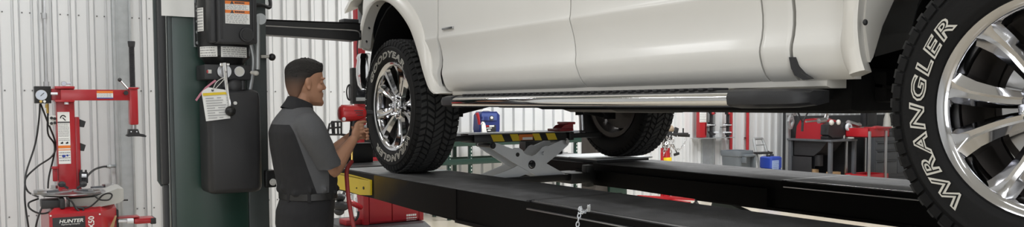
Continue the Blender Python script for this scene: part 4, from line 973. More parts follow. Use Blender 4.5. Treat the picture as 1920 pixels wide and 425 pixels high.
# ------------------------------------------------------------------ the mechanic
PX, PY = 1.399, 4.21
man = thing('person', 'person in grey and black work shirt and dark trousers aiming a red impact wrench', 'person', (PX, PY, 0))
W_ = Vector((PX, PY, 0))
def ring(c, a, b, n=20, tilt=0, p=2.3):
    out = []
    for i in range(n):
        t = 2*PI*i/n; ct, st = math.cos(t), math.sin(t)
        x = a*math.copysign(abs(ct)**(2/p), ct); y = b*math.copysign(abs(st)**(2/p), st)
        out.append(Vector((c[0]+x, c[1]+y, c[2]+x*tilt)))
    return out
def limb(g, pts, n=14, sub=4):
    P = spline([Vector(p[:3]) for p in pts], sub); rs = spline([Vector((p[3], 0, 0)) for p in pts], sub)
    R = [r.x for r in rs]; m = len(P); nrm = None; rings = []
    for i in range(m):
        t = (P[min(i+1, m-1)]-P[max(i-1, 0)]).normalized()
        nrm = t.orthogonal().normalized() if nrm is None else (nrm-t*nrm.dot(t)).normalized()
        b = t.cross(nrm); rings.append([P[i]+(nrm*math.cos(2*PI*j/n)+b*math.sin(2*PI*j/n))*R[i] for j in range(n)])
    g.loft(rings); g.ball(P[0], R[0], 12); g.ball(P[-1], R[-1], 12)
def solid(g, name, m, parent, voxel, smooth_it=6, fac=.5):
    """fuses the overlapping shapes into one continuous surface"""
    if parent is man: warp(g)
    o = G.build(g, 'tmp', m, None, smooth=0)
    r = o.modifiers.new('r', 'REMESH'); r.mode = 'VOXEL'; r.voxel_size = voxel; r.use_smooth_shade = True
    s = o.modifiers.new('s', 'SMOOTH'); s.iterations = smooth_it; s.factor = fac
    bpy.context.view_layer.update(); dg = bpy.context.evaluated_depsgraph_get()
    me = bpy.data.meshes.new_from_object(o.evaluated_get(dg)); me.name = name
    bpy.data.objects.remove(o); me.materials.clear(); me.materials.append(m)
    me.polygons.foreach_set('use_smooth', [True]*len(me.polygons)); me.polygons.foreach_set('material_index', [0]*len(me.polygons))
    n = bpy.data.objects.new(name, me); COL.objects.link(n); n.parent = parent; return n
def warp(g):
    """narrows the head a little and brings hips and legs forward under the leaning trunk"""
    for i, v in enumerate(g.v):
        t = min(1, max(0, (v.z-(HZ-.03))/.05)); x = HX+(v.x-HX)*(1-.09*t) if t else v.x
        q = min(1, max(0, (1.45-v.z)/.38)); g.v[i] = Vector((x+.030*q*q*(3-2*q), v.y, v.z))
    return g
HZ = 1.545       # chin height
HX = .022
g = G()
# head
HS = [(0, .098, .012, .022), (.018, .104, -.005, .046), (.045, .101, -.045, .058), (.08, .099, -.082, .065), (.105, .095, -.094, .069), (.13, .096, -.100, .072), (.155, .104, -.104, .074), (.18, .101, -.104, .074), (.205, .083, -.092, .066), (.225, .052, -.066, .048), (.237, .015, -.03, .02)]
R = []
for z, f, b, w_ in HS: R.append(ring((HX+(f+b)/2, 0, HZ+z-.0), (f-b)/2, w_, 24, -.06 if z < .03 else 0, 2.15))
g.loft(R)
g.loft([ring((HX+x, 0, HZ+z), a, w_, 12) for z, x, a, w_ in ((.082, .103, .015, .016), (.094, .111, .017, .017), (.11, .104, .014, .011), (.13, .098, .01, .009))])   # nose
g.ball((HX+.098, 0, HZ+.062), (.013, .022, .007), 12); g.ball((HX+.096, 0, HZ+.050), (.013, .020, .007), 12)     # lips
g.ball((HX+.094, 0, HZ+.018), (.016, .022, .015), 12)                                                            # chin
for s in (-1, 1):
    g.ball((HX+.092, s*.034, HZ+.140), (.014, .026, .007), 12)                                                   # brow
    g.ball((HX+.085, s*.033, HZ+.122), (.013, .014, .010), 12)                                                   # eyelids
    g.ball((HX+.070, s*.050, HZ+.092), (.022, .016, .020), 12)                                                   # cheek
    g.ball((HX-.006, s*.074, HZ+.115), (.018, .007, .030), 14, (0, -.15, 0)); g.ball((HX-.002, s*.076, HZ+.090), (.010, .007, .012), 12)     # ear
    g.ball((HX-.012, s*.079, HZ+.122), (.012, .006, .020), 12)
limb(g, [(-.022, 0, 1.44, .062), (-.014, 0, 1.52, .058), (.004, 0, 1.60, .057), (.006, 0, 1.65, .05)])
# trunk (under the clothes)
g.loft([ring((x, 0, z), a, b) for z, x, a, b in ((.86, -.01, .09, .13), (.95, -.015, .115, .155), (1.09, 0, .105, .145), (1.22, .0, .12, .15), (1.36, -.012, .115, .165), (1.45, -.02, .09, .165), (1.50, -.02, .065, .10))])
# arms
RS, RE, RW = (-.025, -.175, 1.445), (.090, -.130, 1.215), (.278, .000, 1.362)
LS, LE, LW = (-.025, .175, 1.445), (.150, .165, 1.235), (.300, .098, 1.372)
limb(g, [(*RS, .056), (.03, -.165, 1.34, .051), (.075, -.14, 1.25, .043), (*RE, .041), (.130, -.102, 1.240, .043), (.20, -.053, 1.298, .036), (.255, -.015, 1.342, .0275), (*RW, .026)])
limb(g, [(*LS, .056), (.05, .175, 1.35, .050), (*LE, .041), (.20, .135, 1.280, .042), (.255, .118, 1.33, .033), (*LW, .025)])
# right hand round the grip
GH = Vector((.322, .034, 1.43))     # grip centre
g.ball((.300, .004, 1.395), (.034, .016, .042), 14, (0, .5, .5)); g.ball((.308, .006, 1.425), (.024, .014, .034), 14, (0, .15, .5))
def fing(pts, r=.0085): 
    P = [Vector(p) for p in pts]; g.tube(P, lambda t: r*(1-.22*t), 8, 4); g.ball(P[0], r, 8)
    g.ball(P[-1], r*.78, 8)
for i, z in enumerate((1.437, 1.4185, 1.400)):
    l = (1, .97, .88)[i]
    fing([(.312, .006, z), (.338, .006, z+.002), (.352, .026, z), (.345, .026+.030*l, z-.002), (.326, .026+.036*l, z-.003)])
fing([(.314, .006, 1.455), (.345, .008, 1.459), (.366, .020, 1.457), (.368, .036, 1.452)], .0085)
fing([(.306, .006, 1.382), (.330, .008, 1.3815), (.342, .026, 1.380), (.334, .046, 1.378)], .0075)
fing([(.292, .014, 1.415), (.290, .036, 1.440), (.300, .056, 1.456), (.320, .062, 1.462)], .0095)
# left hand closing from the far side, below
g.ball((.322, .082, 1.382), (.036, .016, .034), 14, (0, .4, -.6)); g.ball((.335, .078, 1.395), (.026, .016, .030), 14)
for i, z in enumerate((1.419, 1.401, 1.383, 1.366)):
    l = (.95, 1, .95, .8)[i]
    fing([(.342, .074, z), (.366, .060, z+.001), (.376, .034, z), (.370, .034-.030*l, z-.002), (.356, .034-.036*l, z-.004)], .0080)
fing([(.312, .074, 1.395), (.300, .064, 1.415), (.300, .052, 1.432)], .009)
# legs and feet (under the clothes)
for s in (-1, 1):
    limb(g, [(-.01, s*.09, .92, .085), (.0, s*.095, .70, .075), (.01, s*.10, .50, .054), (-.005, s*.10, .34, .055), (.0, s*.105, .12, .036), (.0, s*.105, .07, .036)], 12, 3)
    g.loft([ring((x, s*.108, .045), .02, w_, 10) for x, w_ in ((-.06, .03), (-.0, .035))]) ; g.ball((.06, s*.11, .05), (.11, .04, .032), 12)
body = solid(g, 'body', M_skin, man, .0042, 4, .45)
# eyes
for s in (-1, 1):
    g = G(); g.ball(Vector((HX+.090, s*.032, HZ+.122)), (.008, .010, .008), 12); warp(g).build('eye', M_pale, man, local=True)
    g = G(); g.box((HX+.0925, s*.036, HZ+.142), (.012, .030, .006), (0, 0, s*-.55), .002); warp(g).build('eyebrow', M_hair, man, local=True)
# hair: faded sides, longer brushed-up top
def capring(z, f, b, w_): return ring((HX+(f+b)/2, 0, HZ+z), (f-b)/2, w_, 28, 0, 2.2)
g = G(); g.loft([capring(*q) for q in ((.146, .010, -.1065, .0745), (.160, .072, -.1095, .0780), (.174, .101, -.1105, .0790), (.190, .106, -.1095, .0775), (.206, .103, -.100, .0705), (.222, .090, -.082, .060), (.236, .066, -.055, .043), (.242, .03, -.025, .02))])
random.seed(3)
for i in range(40):      # brushed-up fringe
    c = Vector((HX+random.uniform(.045, .088), random.uniform(-.055, .055), HZ+random.uniform(.192, .216))); d = Vector((.8, random.uniform(-.3, .3), .75)).normalized(); g.cyl(c, c+d*random.uniform(.012, .021), .010, .003, 6)
for i in range(110):      # short tufts along the top and the fringe
    a = random.uniform(-3.1, 3.1); t = random.uniform(.15, 1)
    c = Vector((HX+.004+.098*t*math.cos(a), .068*t*math.sin(a), HZ+.190+.045*(1-t*t)))
    d = Vector((.45+.4*math.cos(a)*t, .45*math.sin(a)*t, .8)).normalized(); g.cyl(c, c+d*random.uniform(.012, .022), .010, .003, 6)
hair = solid(g, 'hair', M_hair, man, .0045, 1, .5)
# faded stubble below the hair: black at the top, thinning to skin at the nape
m = bpy.data.materials.new('faded_hair'); N, L, P_ = nodes(m); P_.inputs['Roughness'].default_value = .75
tcd = N.new('ShaderNodeTexCoord'); sp = N.new('ShaderNodeSeparateXYZ'); L.new(tcd.outputs['Object'], sp.inputs[0])
mr = N.new('ShaderNodeMapRange'); mr.inputs[1].default_value = HZ+.050; mr.inputs[2].default_value = HZ+.150; L.new(sp.outputs[2], mr.inputs[0])
nz = N.new('ShaderNodeTexNoise'); nz.inputs['Scale'].default_value = 160; L.new(tcd.outputs['Object'], nz.inputs['Vector'])
mx = N.new('ShaderNodeMix'); mx.data_type = 'RGBA'; mx.inputs[6].default_value = (.20, .105, .068, 1); mx.inputs[7].default_value = (.014, .010, .008, 1); L.new(mr.outputs[0], mx.inputs[0]); L.new(mx.outputs[2], P_.inputs['Base Color'])
g = G(); g.loft([capring(*q) for q in ((.040, -.050, -.0745, .047), (.075, -.026, -.0925, .0660), (.10, -.012, -.1010, .0735), (.125, .020, -.1065, .0770), (.15, .060, -.1090, .0788), (.172, .094, -.1095, .0790))])
solid(g, 'faded_sides', m, man, .0045, 2, .5)
# trousers
M_trs = mat('dark_trousers', (.010, .010, .012), .85, 0, .2, 30, .25, 300)
g = G()
g.loft([ring((x, 0, z), a, b, 24) for z, x, a, b in ((.84, -.01, .115, .165), (.93, -.022, .140, .180), (1.00, -.018, .140, .180), (1.06, -.004, .134, .172), (1.105, .002, .130, .167))])
for s in (-1, 1): limb(g, [(-.01, s*.092, .90, .105), (.005, s*.095, .72, .092), (.012, s*.10, .50, .078), (.0, s*.102, .30, .072), (.004, s*.106, .06, .070)], 14, 3)
trs = solid(g, 'trousers', M_trs, man, .009, 4)
p = Vector((-.112, -.098, 1.048)); g = G(); g.ball(p, (.010, .016, .011), 12, (0, 0, .7)); warp(g).build('pocket_badge', mat('pink_patch', (.62, .36, .33), .6), trs, local=True)
M_belt = mat('leather_belt', (.016, .015, .015), .45)
g = G(); rr = [(1.068, .1375, .1755), (1.070, .1405, .1785), (1.103, .139, .177), (1.105, .136, .174)]
g.loft([ring((.001, 0, z), a, b, 32) for z, a, b in rr]); bl = warp(g).build('belt', M_belt, man, local=True)
for ang in (2.55, 3.6, 4.35, 5.2): c = Vector((.141*math.cos(ang), .179*math.sin(ang), 1.087)); warp(G().box(c, (.010, .018, .052), (0, 0, ang), .003)).build('belt_loop', M_trs, bl, local=True)
# shirt: grey with black back and front panels
m = bpy.data.materials.new('two_tone_work_shirt'); N, L, P_ = nodes(m); P_.inputs['Roughness'].default_value = .85
tcd = N.new('ShaderNodeTexCoord'); sp = N.new('ShaderNodeSeparateXYZ'); L.new(tcd.outputs['Object'], sp.inputs[0])
def mth(op, a, b, c=None):
    n = N.new('ShaderNodeMath'); n.operation = op
    for i, q in enumerate((a, b, c)):
        if q is None: continue
        if isinstance(q, (int, float)): n.inputs[i].default_value = q
        else: L.new(q, n.inputs[i])
    return n.outputs[0]
thr = mth('MULTIPLY_ADD', sp.outputs[2], -.36, -.095+1.42*.36)
back = mth('MULTIPLY', mth('LESS_THAN', sp.outputs[0], thr), mth('LESS_THAN', sp.outputs[2], 1.452))
front = mth('MULTIPLY', mth('GREATER_THAN', sp.outputs[0], .085), mth('LESS_THAN', sp.outputs[2], 1.47))
blk_ = mth('MAXIMUM', back, front)
nz = N.new('ShaderNodeTexNoise'); nz.inputs['Scale'].default_value = 300; L.new(tcd.outputs['Object'], nz.inputs['Vector'])
mxx = N.new('ShaderNodeMix'); mxx.data_type = 'RGBA'; mxx.inputs[6].default_value = (.085, .086, .092, 1); mxx.inputs[7].default_value = (.012, .012, .014, 1); L.new(blk_, mxx.inputs[0]); L.new(mxx.outputs[2], P_.inputs['Base Color'])
n2 = N.new('ShaderNodeTexNoise'); n2.inputs['Scale'].default_value = 16; n2.inputs['Detail'].default_value = 2; L.new(tcd.outputs['Object'], n2.inputs['Vector'])
bp = N.new('ShaderNodeBump'); bp.inputs['Strength'].default_value = .35; bp.inputs['Distance'].default_value = .012; L.new(n2.outputs[0], bp.inputs['Height']); L.new(bp.outputs[0], P_.inputs['Normal'])
M_shirt = m
g = G()
SH = [(1.075, .000, .130, .166), (1.10, -.002, .137, .172), (1.16, .000, .148, .176), (1.24, -.004, .151, .178), (1.33, -.008, .149, .188), (1.41, -.016, .140, .197), (1.462, -.020, .114, .190), (1.492, -.021, .095, .158), (1.518, -.021, .078, .115), (1.54, -.019, .070, .078)]
g.loft([ring((x, 0, z), a, b, 28, 0, 2.4) for z, x, a, b in SH])
# folds bagging over the belt
random.seed(9)
for i in range(12):
    a = 2*PI*i/12+.2; c = Vector((.002+.146*math.cos(a), .176*math.sin(a), 1.112+random.uniform(-.01, .02))); g.ball(c, (.012, .026, .018), 10)
for s in (-1, 1): g.ball((-.022, s*.165, 1.445), (.075, .060, .066), 14)
shirt = solid(g, 'shirt', M_shirt, man, .008, 5)
M_grey = mat('grey_shirt_cloth', (.085, .086, .092), .85, 0, .12, 120, .3, 26)
M_blk = mat('black_shirt_cloth', (.012, .012, .014), .85, 0, .12, 120, .3, 26)
for s, pts in ((-1, [(-.022, -.150, 1.455, .070), (-.008, -.178, 1.42, .074), (.025, -.170, 1.345, .073), (.060, -.150, 1.262, .0715), (.066, -.146, 1.245, .0725)]), (1, [(-.022, .150, 1.455, .068), (-.004, .180, 1.42, .072), (.045, .178, 1.35, .070), (.105, .172, 1.283, .070), (.115, .171, 1.272, .071)])):
    g = G(); P = [Vector(p[:3]) for p in pts]; rs = [p[3] for p in pts]
    S = spline(P, 5); Rr = [v.x for v in spline([Vector((r, 0, 0)) for r in rs], 5)]
    nrm = None; rings = []; n = 20
    for i in range(len(S)):
        t = (S[min(i+1, len(S)-1)]-S[max(i-1, 0)]).normalized(); nrm = t.orthogonal().normalized() if nrm is None else (nrm-t*nrm.dot(t)).normalized(); b = t.cross(nrm)
        rings.append([S[i]+(nrm*math.cos(2*PI*j/n)+b*math.sin(2*PI*j/n))*(Rr[i]*(1+.05*math.sin(j*1.9+i*.9)*(i/len(S)))) for j in range(n)])
    tl = (S[-1]-S[-2]).normalized(); last = rings[-1]; c = S[-1]
    rings += [[c+(p-c)*.94-tl*.001 for p in last], [c+(p-c)*.92-tl*.03 for p in last]]
    g.loft(rings); sv = warp(g).build('sleeve', M_grey, shirt, local=True, smooth=60)
# collar
g = G(); n = 28
def cring(z, a, b, x, til): return ring((x, 0, z), a, b, n, til)
g.loft([cring(1.512, .088, .092, -.018, -.32), cring(1.545, .074, .076, -.012, -.36), cring(1.572, .066, .068, -.006, -.36), cring(1.574, .061, .063, -.006, -.36), cring(1.545, .062, .066, -.012, -.36)], True, False)
warp(g).build('collar', M_blk, shirt, local=True, smooth=60)
# shoes
for s in (-1, 1):
    g = G(); g.loft([ring((x, s*.108, .012+h/2), .006, w_, 12) for x, w_, h in ((0, .04, .08),)]*2)
    g = G(); g.loft([[Vector((x, s*.108+w_*math.cos(t), .0+h*(.5+.5*math.sin(t)))) for t in [2*PI*i/14 for i in range(14)]] for x, w_, h in ((-.085, .022, .07), (-.075, .036, .085), (-.03, .040, .095), (.04, .042, .085), (.11, .048, .065), (.17, .044, .055), (.195, .02, .035))])
    warp(g).build('shoe', M_black, man, local=True, smooth=50)

# ------------------------------------------------------------------ impact wrench and its air hose
iw = thing('impact_wrench', 'red impact wrench held up in both hands towards the front wheel', 'impact wrench', (PX+.32, PY+.034, 1.375))
o = W_
gx = lambda x, y, z: Vector((PX+x, PY+y, z))
g = G(); zc = 1.504; yc = .034; PX -= .016
def bring(x, ry, rz, dz=0, p=2.6): return [Vector((PX+x, PY+yc+ry*math.copysign(abs(math.cos(t))**(2/p), math.cos(t)), zc+dz+rz*math.copysign(abs(math.sin(t))**(2/p), math.sin(t)))) for t in [2*PI*i/24 for i in range(24)]]
g.loft([bring(.236, .024, .026), bring(.241, .034, .036), bring(.252, .040, .043), bring(.300, .042, .044), bring(.330, .041, .042, .001), bring(.345, .038, .038, .001), bring(.368, .032, .031, .0), bring(.380, .026, .026), bring(.385, .018, .018)])
for k in range(9): 
    t = 2*PI*k/9; p = gx(.270, yc+.041*math.cos(t), zc+.043*math.sin(t)); g.bar(p+Vector((-.02, 0, 0)), p+Vector((.045, 0, 0)), .006, .006, bev=.002)
b_ = g.build('motor_housing', mat('red_tool_plastic', (.50, .018, .022), .38, 0, .05, 8, coat=.2), iw, smooth=45)
g = G(); g.cyl(gx(.380, yc, zc), gx(.398, yc, zc), .019, .017, 20); g.cyl(gx(.398, yc, zc), gx(.425, yc, zc), .0155, n=18); g.build('anvil_socket', M_black, iw)
g = G(); g.cyl(gx(.246, yc-.037, zc-.030), gx(.246, yc-.045, zc-.030), .010, n=14); g.build('selector_knob', M_zinc, iw)
g = G(); g.loft([ring((PX+.320+dx, PY+yc, z), a, b_2, 16) for z, dx, a, b_2 in ((1.474, .0, .026, .020), (1.455, .0, .021, .0175), (1.40, -.006, .0195, .017), (1.365, -.012, .021, .018), (1.358, -.013, .018, .016))]); g.build('grip', M_black, iw)
g = G(); g.box(gx(.346, yc, 1.452), (.014, .012, .026), (0, .15, 0), .004); g.build('trigger', M_black, iw)
# band of small dark lettering on the side
g = G(); random.seed(2)
for l in range(3): g.box(gx(.330+.004*l, yc-.0425+.001*l, zc+.014-l*.012), (.05-.008*l, .002, .004))
g.build('badge_print', M_inkd, iw)
hp = [gx(.306, yc, 1.362), gx(.302, yc-.002, 1.30)]
g = G(); g.cyl(gx(.307, yc, 1.36), gx(.306, yc, 1.335), .0085, n=10); g.cyl(gx(.306, yc, 1.335), gx(.3035, yc, 1.245), .0075, n=8); g.build('air_inlet', M_brass, iw)
def onray(px, py, D): return EYE+ray(px, py)*D
pts = [gx(.3035, yc, 1.245), onray(650.5, 318, 4.43), onray(651, 345, 4.40), onray(654, 375, 4.36), onray(659, 405, 4.33), onray(664, 432, 4.32), onray(670, 480, 4.4)]
pts += [Vector((pts[-1].x+.05, pts[-1].y+.1, .3)), Vector((pts[-1].x+.05, pts[-1].y+.3, .02)), Vector((pts[-1].x-.3, pts[-1].y+.5, .012)), Vector((pts[-1].x-1.0, pts[-1].y+.3, .012))]
g = G(); g.tube(pts, .0115, 10, 8); tag(g.build('air_hose', mat('red_rubber_hose', (.30, .035, .035), .45, 0, .1, 20)), 'dark red air hose hanging down from the impact wrench', 'hose')
# ------------------------------------------------------------------ alignment console ahead of the truck
AY = 7.35
def K(px, py, Y=AY): return atY(px, py, Y)
def kb(g, px0, py0, px1, py1, Y0, Y1, bev=.008):
    a, b = K(px0, py1, Y0), K(px1, py0, Y0); return g.b2((a.x, Y0, a.z), (b.x, Y1, b.z), bev)
con = thing('alignment_console', 'red and black alignment console with monitor beyond the front wheel', 'console', (K(730, 400).x, AY+.3, 0))
CFY = AY-.25
xl, xr = K(684, 390, CFY).x, K(791, 390, CFY).x; zb = K(735, 417, CFY).z
g = G(); g.b2((xl, CFY, zb), (xr, CFY+.20, 1.06), .02); g.b2((xl-.012, CFY-.012, zb), (xl+.035, CFY+.05, 1.06), .006); g.b2((xr-.035, CFY-.012, zb), (xr+.012, CFY+.05, 1.06), .006)
cabn = g.build('cabinet', M_redd, con)
for a, b in ((xl+.04, K(734, 390, CFY).x-.004), (K(734, 390, CFY).x+.004, xr-.04)): d = G().b2((a, CFY-.016, zb+.02), (b, CFY+.006, 1.03), .006).build('door', M_redd, cabn)
zt = K(735, 405, CFY).z; x0 = K(760, 405, CFY).x; x1 = K(782, 405, CFY).x
g = G(); random.seed(8)
for l, (s, h) in enumerate(((0, .018), (-.026, .010), (-.045, .004))):
    x = x0+.004
    while x < x1-.02: wd = random.uniform(.012, .024); g.box((x+wd/2, CFY-.0165, zt+s), (wd, .002, h), (0, 0, 0)); x += wd+.004
g.build('logo_print', M_white, d)
g = G(); a, b = K(640, 411, CFY-.1), K(800, 411, CFY-.1)
g.loft([[Vector(p) for p in ((a.x-.02, CFY-.16, z), (a.x+.10, CFY-.24, z), (b.x-.06, CFY-.24, z), (b.x+.04, CFY-.1, z), (b.x+.04, AY+.4, z), (a.x-.02, AY+.4, z))] for z in (.10, zb-.05)]+[[Vector(p) for p in ((a.x+.05, CFY-.12, zb), (a.x+.14, CFY-.18, zb), (b.x-.08, CFY-.18, zb), (b.x-.01, CFY-.08, zb), (b.x-.01, AY+.36, zb), (a.x+.05, AY+.36, zb))]])
bs = g.build('base', M_black, con, smooth=25)
for x in (a.x+.1, b.x-.1):
    for y in (CFY-.12, AY+.3): G().cyl((x-.02, y, .05), (x+.02, y, .05), .05, n=18).build('caster', M_black, bs)
# left open shelf with small tools
g = G(); c = K(650, 372, CFY+.1); g.b2((K(652, 410, CFY).x, CFY+.04, zb), (xl, CFY+.22, zb+.05), .01); g.build('side_tray', M_redd, con)
g = G(); p0, p1 = K(669, 398, CFY), K(668, 370, CFY); g.cyl(p0, p1, .010, n=10); g.mat(1); g.tube([K(672, 396, CFY-.02), K(671, 405, CFY-.03), K(666, 412, CFY-.02), K(662, 408, CFY)], .012, 8, 5); g.build('hose_hook', [M_zinc, M_black], con)
# column, monitor, shelf and keyboard
g = G(); a, b = K(672, 300, AY+.3), K(688, 300, AY+.3); g.b2((a.x, AY+.3, 1.0), (b.x, AY+.40, 3.4), .012); colm = g.build('column', M_redd, con)
g = G(); kb(g, 662, 250, 745, 300, AY-.1, AY+.02, .015); g.build('upper_cabinet', M_black, con)
g = G(); kb(g, 670, 243, 725, 253, AY-.16, AY+.05, .01); sh = g.build('keyboard_shelf', M_bluegrey, con)
g = G(); a, b = K(668, 242, AY-.1), K(718, 235, AY-.1); g.b2((a.x, AY-.14, a.z+.01), (b.x, AY+.04, a.z+.028), .006)
for i in range(14):
    for j in range(4): g.box((a.x+.03+i*(b.x-a.x-.06)/13, AY-.115+j*.042, a.z+.031), (.011, .030, .008), bev=.002)
g.build('keyboard', M_galv, sh)
g = G(); kb(g, 672, 257.5, 683.5, 270, AY-.13, AY-.0, .005); q = g.build('red_box', M_red, con); q.name = 'sensor_box'
g = G(); kb(g, 662, 128, 730, 195, AY-.06, AY+.02, .012); mon = g.build('monitor', M_blackgloss, con)
g = G(); kb(g, 669, 133, 722, 183, AY-.064, AY-.058, .002); g.build('screen', M_screen, mon)
g = G(); kb(g, 668, 182.5, 720, 189, AY-.068, AY-.055, .002); q = g.build('silver_bar', M_galv, mon); q.name = 'speaker_bar'
g = G(); kb(g, 659, 157, 668, 186, AY+.0, AY+.08, .01); g.tube([K(662, 158, AY+.03), K(653, 160, AY+.03), K(650, 172, AY+.03), K(653, 186, AY+.03), K(662, 188, AY+.03)], .007, 7, 5); g.build('headset_hook', M_black, mon)
g = G(); g.tube([K(675, 60, AY), K(670, 85, AY), K(671, 120, AY), K(668, 135, AY)], .006, 6, 5); g.build('cable', M_cable, con)
g = G()
for pts in ([(614, 250), (618, 232), (622, 228), (624, 250)], [(622, 228), (640, 228), (640, 252)], [(614, 252), (640, 252)], [(618, 240), (640, 238)], [(626, 228), (627, 252)], [(633, 228), (634, 252)]): g.tube([K(x, y, AY-.05) for x, y in pts], .009, 6)
for pts in ([(614, 250), (618, 232)], [(640, 228), (640, 252)], [(622, 228), (640, 228)], [(618, 240), (640, 238)]): g.tube([K(x, y, AY+.1) for x, y in pts], .009, 6)
for x, y in ((622, 228), (640, 228), (640, 252), (614, 252)): g.cyl(K(x, y, AY-.05), K(x, y, AY+.1), .008, n=6)
g.tube([K(640, 252, AY+.02), K(655, 254, AY+.02)], .012, 6)
g.build('wire_basket', M_black, con)
# tyre inflator hanging at the console's left end
IY = AY-.45
inf = thing('tyre_inflator', 'black tyre inflator gun with red lead hanging left of the red cabinet', 'inflator', K(640, 385, IY))
g = G(); g.tube([K(629, 370, IY), K(640, 369, IY), K(651, 376, IY)], .030, 10, 4); g.ball(K(640, 385, IY), (.075, .06, .05), 16); g.ball(K(636, 396, IY), (.045, .05, .035), 12); g.build('body', M_black, inf, smooth=50)
g = G(); g.tube([K(630, 362, IY-.02), K(627, 369, IY-.03), K(625, 374, IY-.03)], .014, 8, 3); g.ball(K(625, 375, IY-.03), .018, 10); g.build('nozzle', M_zinc, inf)
g = G(); g.tube([K(648, 374, IY-.02), K(662, 381, IY), K(676, 388, IY+.15)], .024, 10, 5); q = g.build('lead', M_red, inf); g = G(); g.cyl(K(645.5, 373, IY-.02), K(649, 375, IY-.02), .027, n=12); g.build('collar', M_white, inf)
g = G(); g.tube([K(640, 372, IY+.03), K(648, 352, IY+.1), K(652, 320, IY+.25)], .012, 6, 4); g.build('hanger', M_cable, inf)

# ------------------------------------------------------------------ bench with green slotted legs and the jump starter
BY = 9.75
def Bp(px, py, Y=BY): return atY(px, py, Y)
bench = thing('slotted_bench', 'narrow bench with dark green slotted legs behind the striped jack', 'bench', (Bp(960, 260).x, BY+.25, 0))
ztop = Bp(900, 249.5, BY).z
xa, xb = Bp(822, 260).x, Bp(1098, 260).x
g = G(); g.b2((xa, BY, ztop-.04), (xb, BY+.5, ztop), .006); g.build('bench_top', M_bluegrey, bench)
for px in (844, 884, 1082):
    x = Bp(px, 270).x; 
    for y in (BY+.02, BY+.46):
        g = G(); g.b2((x-.024, y, .0), (x+.024, y+.006, ztop-.04), .001); g.b2((x-.024, y, .0), (x-.018, y+.04, ztop-.04), .001); lg = g.build('leg', M_green, bench)
        if y < BY+.1:
            g = G(); z = .1
            while z < ztop-.08: g.b2((x+.004, y-.002, z), (x+.014, y, z+.022)); z += .05
            g.build('slot_row', M_white, lg)
g = G()
for z in (Bp(870, 302).z, .25): g.b2((xa, BY+.005, z-.045), (xb, BY+.02, z+.03), .003); g.b2((xa, BY+.44, z-.03), (xb, BY+.455, z+.03), .003)
g.b2((xa, BY+.005, ztop-.17), (xb, BY+.02, ztop-.06), .003)
g.build('cross_rail', M_green, bench)
JY_ = BY+.10
js = thing('jump_starter', 'blue battery jump starter with red clamp standing on the green-legged bench', 'jump starter', (Bp(915, 250, JY_).x, JY_+.08, ztop))
def J(px, py, Y=JY_): return atY(px, py, Y)
x0, x1 = J(898.5, 230).x, J(937, 230).x; z1 = J(916, 209).z
g = G(); g.prism([(x0+.012, JY_, ztop), (x1-.008, JY_, ztop), (x1, JY_, ztop+.05), (x1, JY_, z1-.05), (x1-.05, JY_, z1), (x0+.05, JY_, z1), (x0+.012, JY_, z1-.05), (x0, JY_, ztop+.05)], (0, .17, 0)); bd = g.build('case', M_navy, js)
M_blu2 = mat('mid_blue_plastic', (.055, .085, .26), .4, 0, .06)
g = G(); a, b = J(902, 226), J(931, 212); g.b2((a.x, JY_-.012, a.z), (b.x, JY_, b.z), .005); fp = g.build('front_panel', M_blu2, js)
g = G(); p = J(921.5, 221, JY_-.012); g.cyl(p+Vector((0, -.008, 0)), p, .034, n=24); g.mat(1); g.ball(p+Vector((0, -.008, .004)), (.022, .004, .018), 14); g.build('gauge', [M_inkd, M_white], fp)
g = G(); a, b = J(908, 226, JY_-.012), J(914.5, 218, JY_-.012); g.b2((a.x, JY_-.016, a.z), (b.x, JY_-.011, b.z), .003); p = J(904, 220, JY_-.012); g.ball(p, (.013, .006, .02), 12); g.build('socket', M_navy, fp)
g = G(); a, b = J(911, 250), J(929.5, 234); g.b2((a.x, JY_-.006, ztop+.004), (b.x, JY_+.002, b.z), .003); np_ = g.build('name_panel', M_black, js)
g = G()
for k, (px0, px1, py0, py1) in ((0, (911, 917, 234.5, 237.5)), (1, (917.5, 926.5, 234.5, 237.5)), (1, (912.5, 922, 239, 240.6)), (1, (914.5, 920, 242.5, 245)), (1, (913, 919, 247.6, 249))):
    g.mat(k); a, b = J(px0, py1, JY_-.007), J(px1, py0, JY_-.007); g.b2((a.x, JY_-.0075, a.z), (b.x, JY_-.005, b.z))
g.build('print', [M_red, M_white], np_)
g = G(); a, b = J(905, 213), J(923, 211); g.tube([(a.x, JY_+.05, z1-.025), (a.x+.02, JY_+.05, z1+.012), (b.x-.02, JY_+.05, z1+.012), (b.x, JY_+.05, z1-.025)], .014, 8, 5); g.build('handle', M_pale, js)
g = G(); g.tube([J(894, 211, JY_-.03), J(897, 222, JY_-.035), J(898.5, 233, JY_-.03)], lambda t: .024-.006*t, 10, 4); q = g.build('clamp', M_red, js); q['label'] = 'red clamp'
g = G(); P = [J(x, y, JY_-.05) for x, y in ((902, 231), (904, 227.5), (907.5, 228), (910, 232), (913, 248), (902, 250.0))]; P[-1].z = max(P[-1].z, ztop+.001); g.prism(P, (0, .002, 0)); g.mat(1); g.tube([J(903.5, 249, JY_-.052), J(902.5, 236, JY_-.055), J(905, 230, JY_-.053)], .004, 5, 4); g.build('paper_tag', [M_white, M_inkd], js)

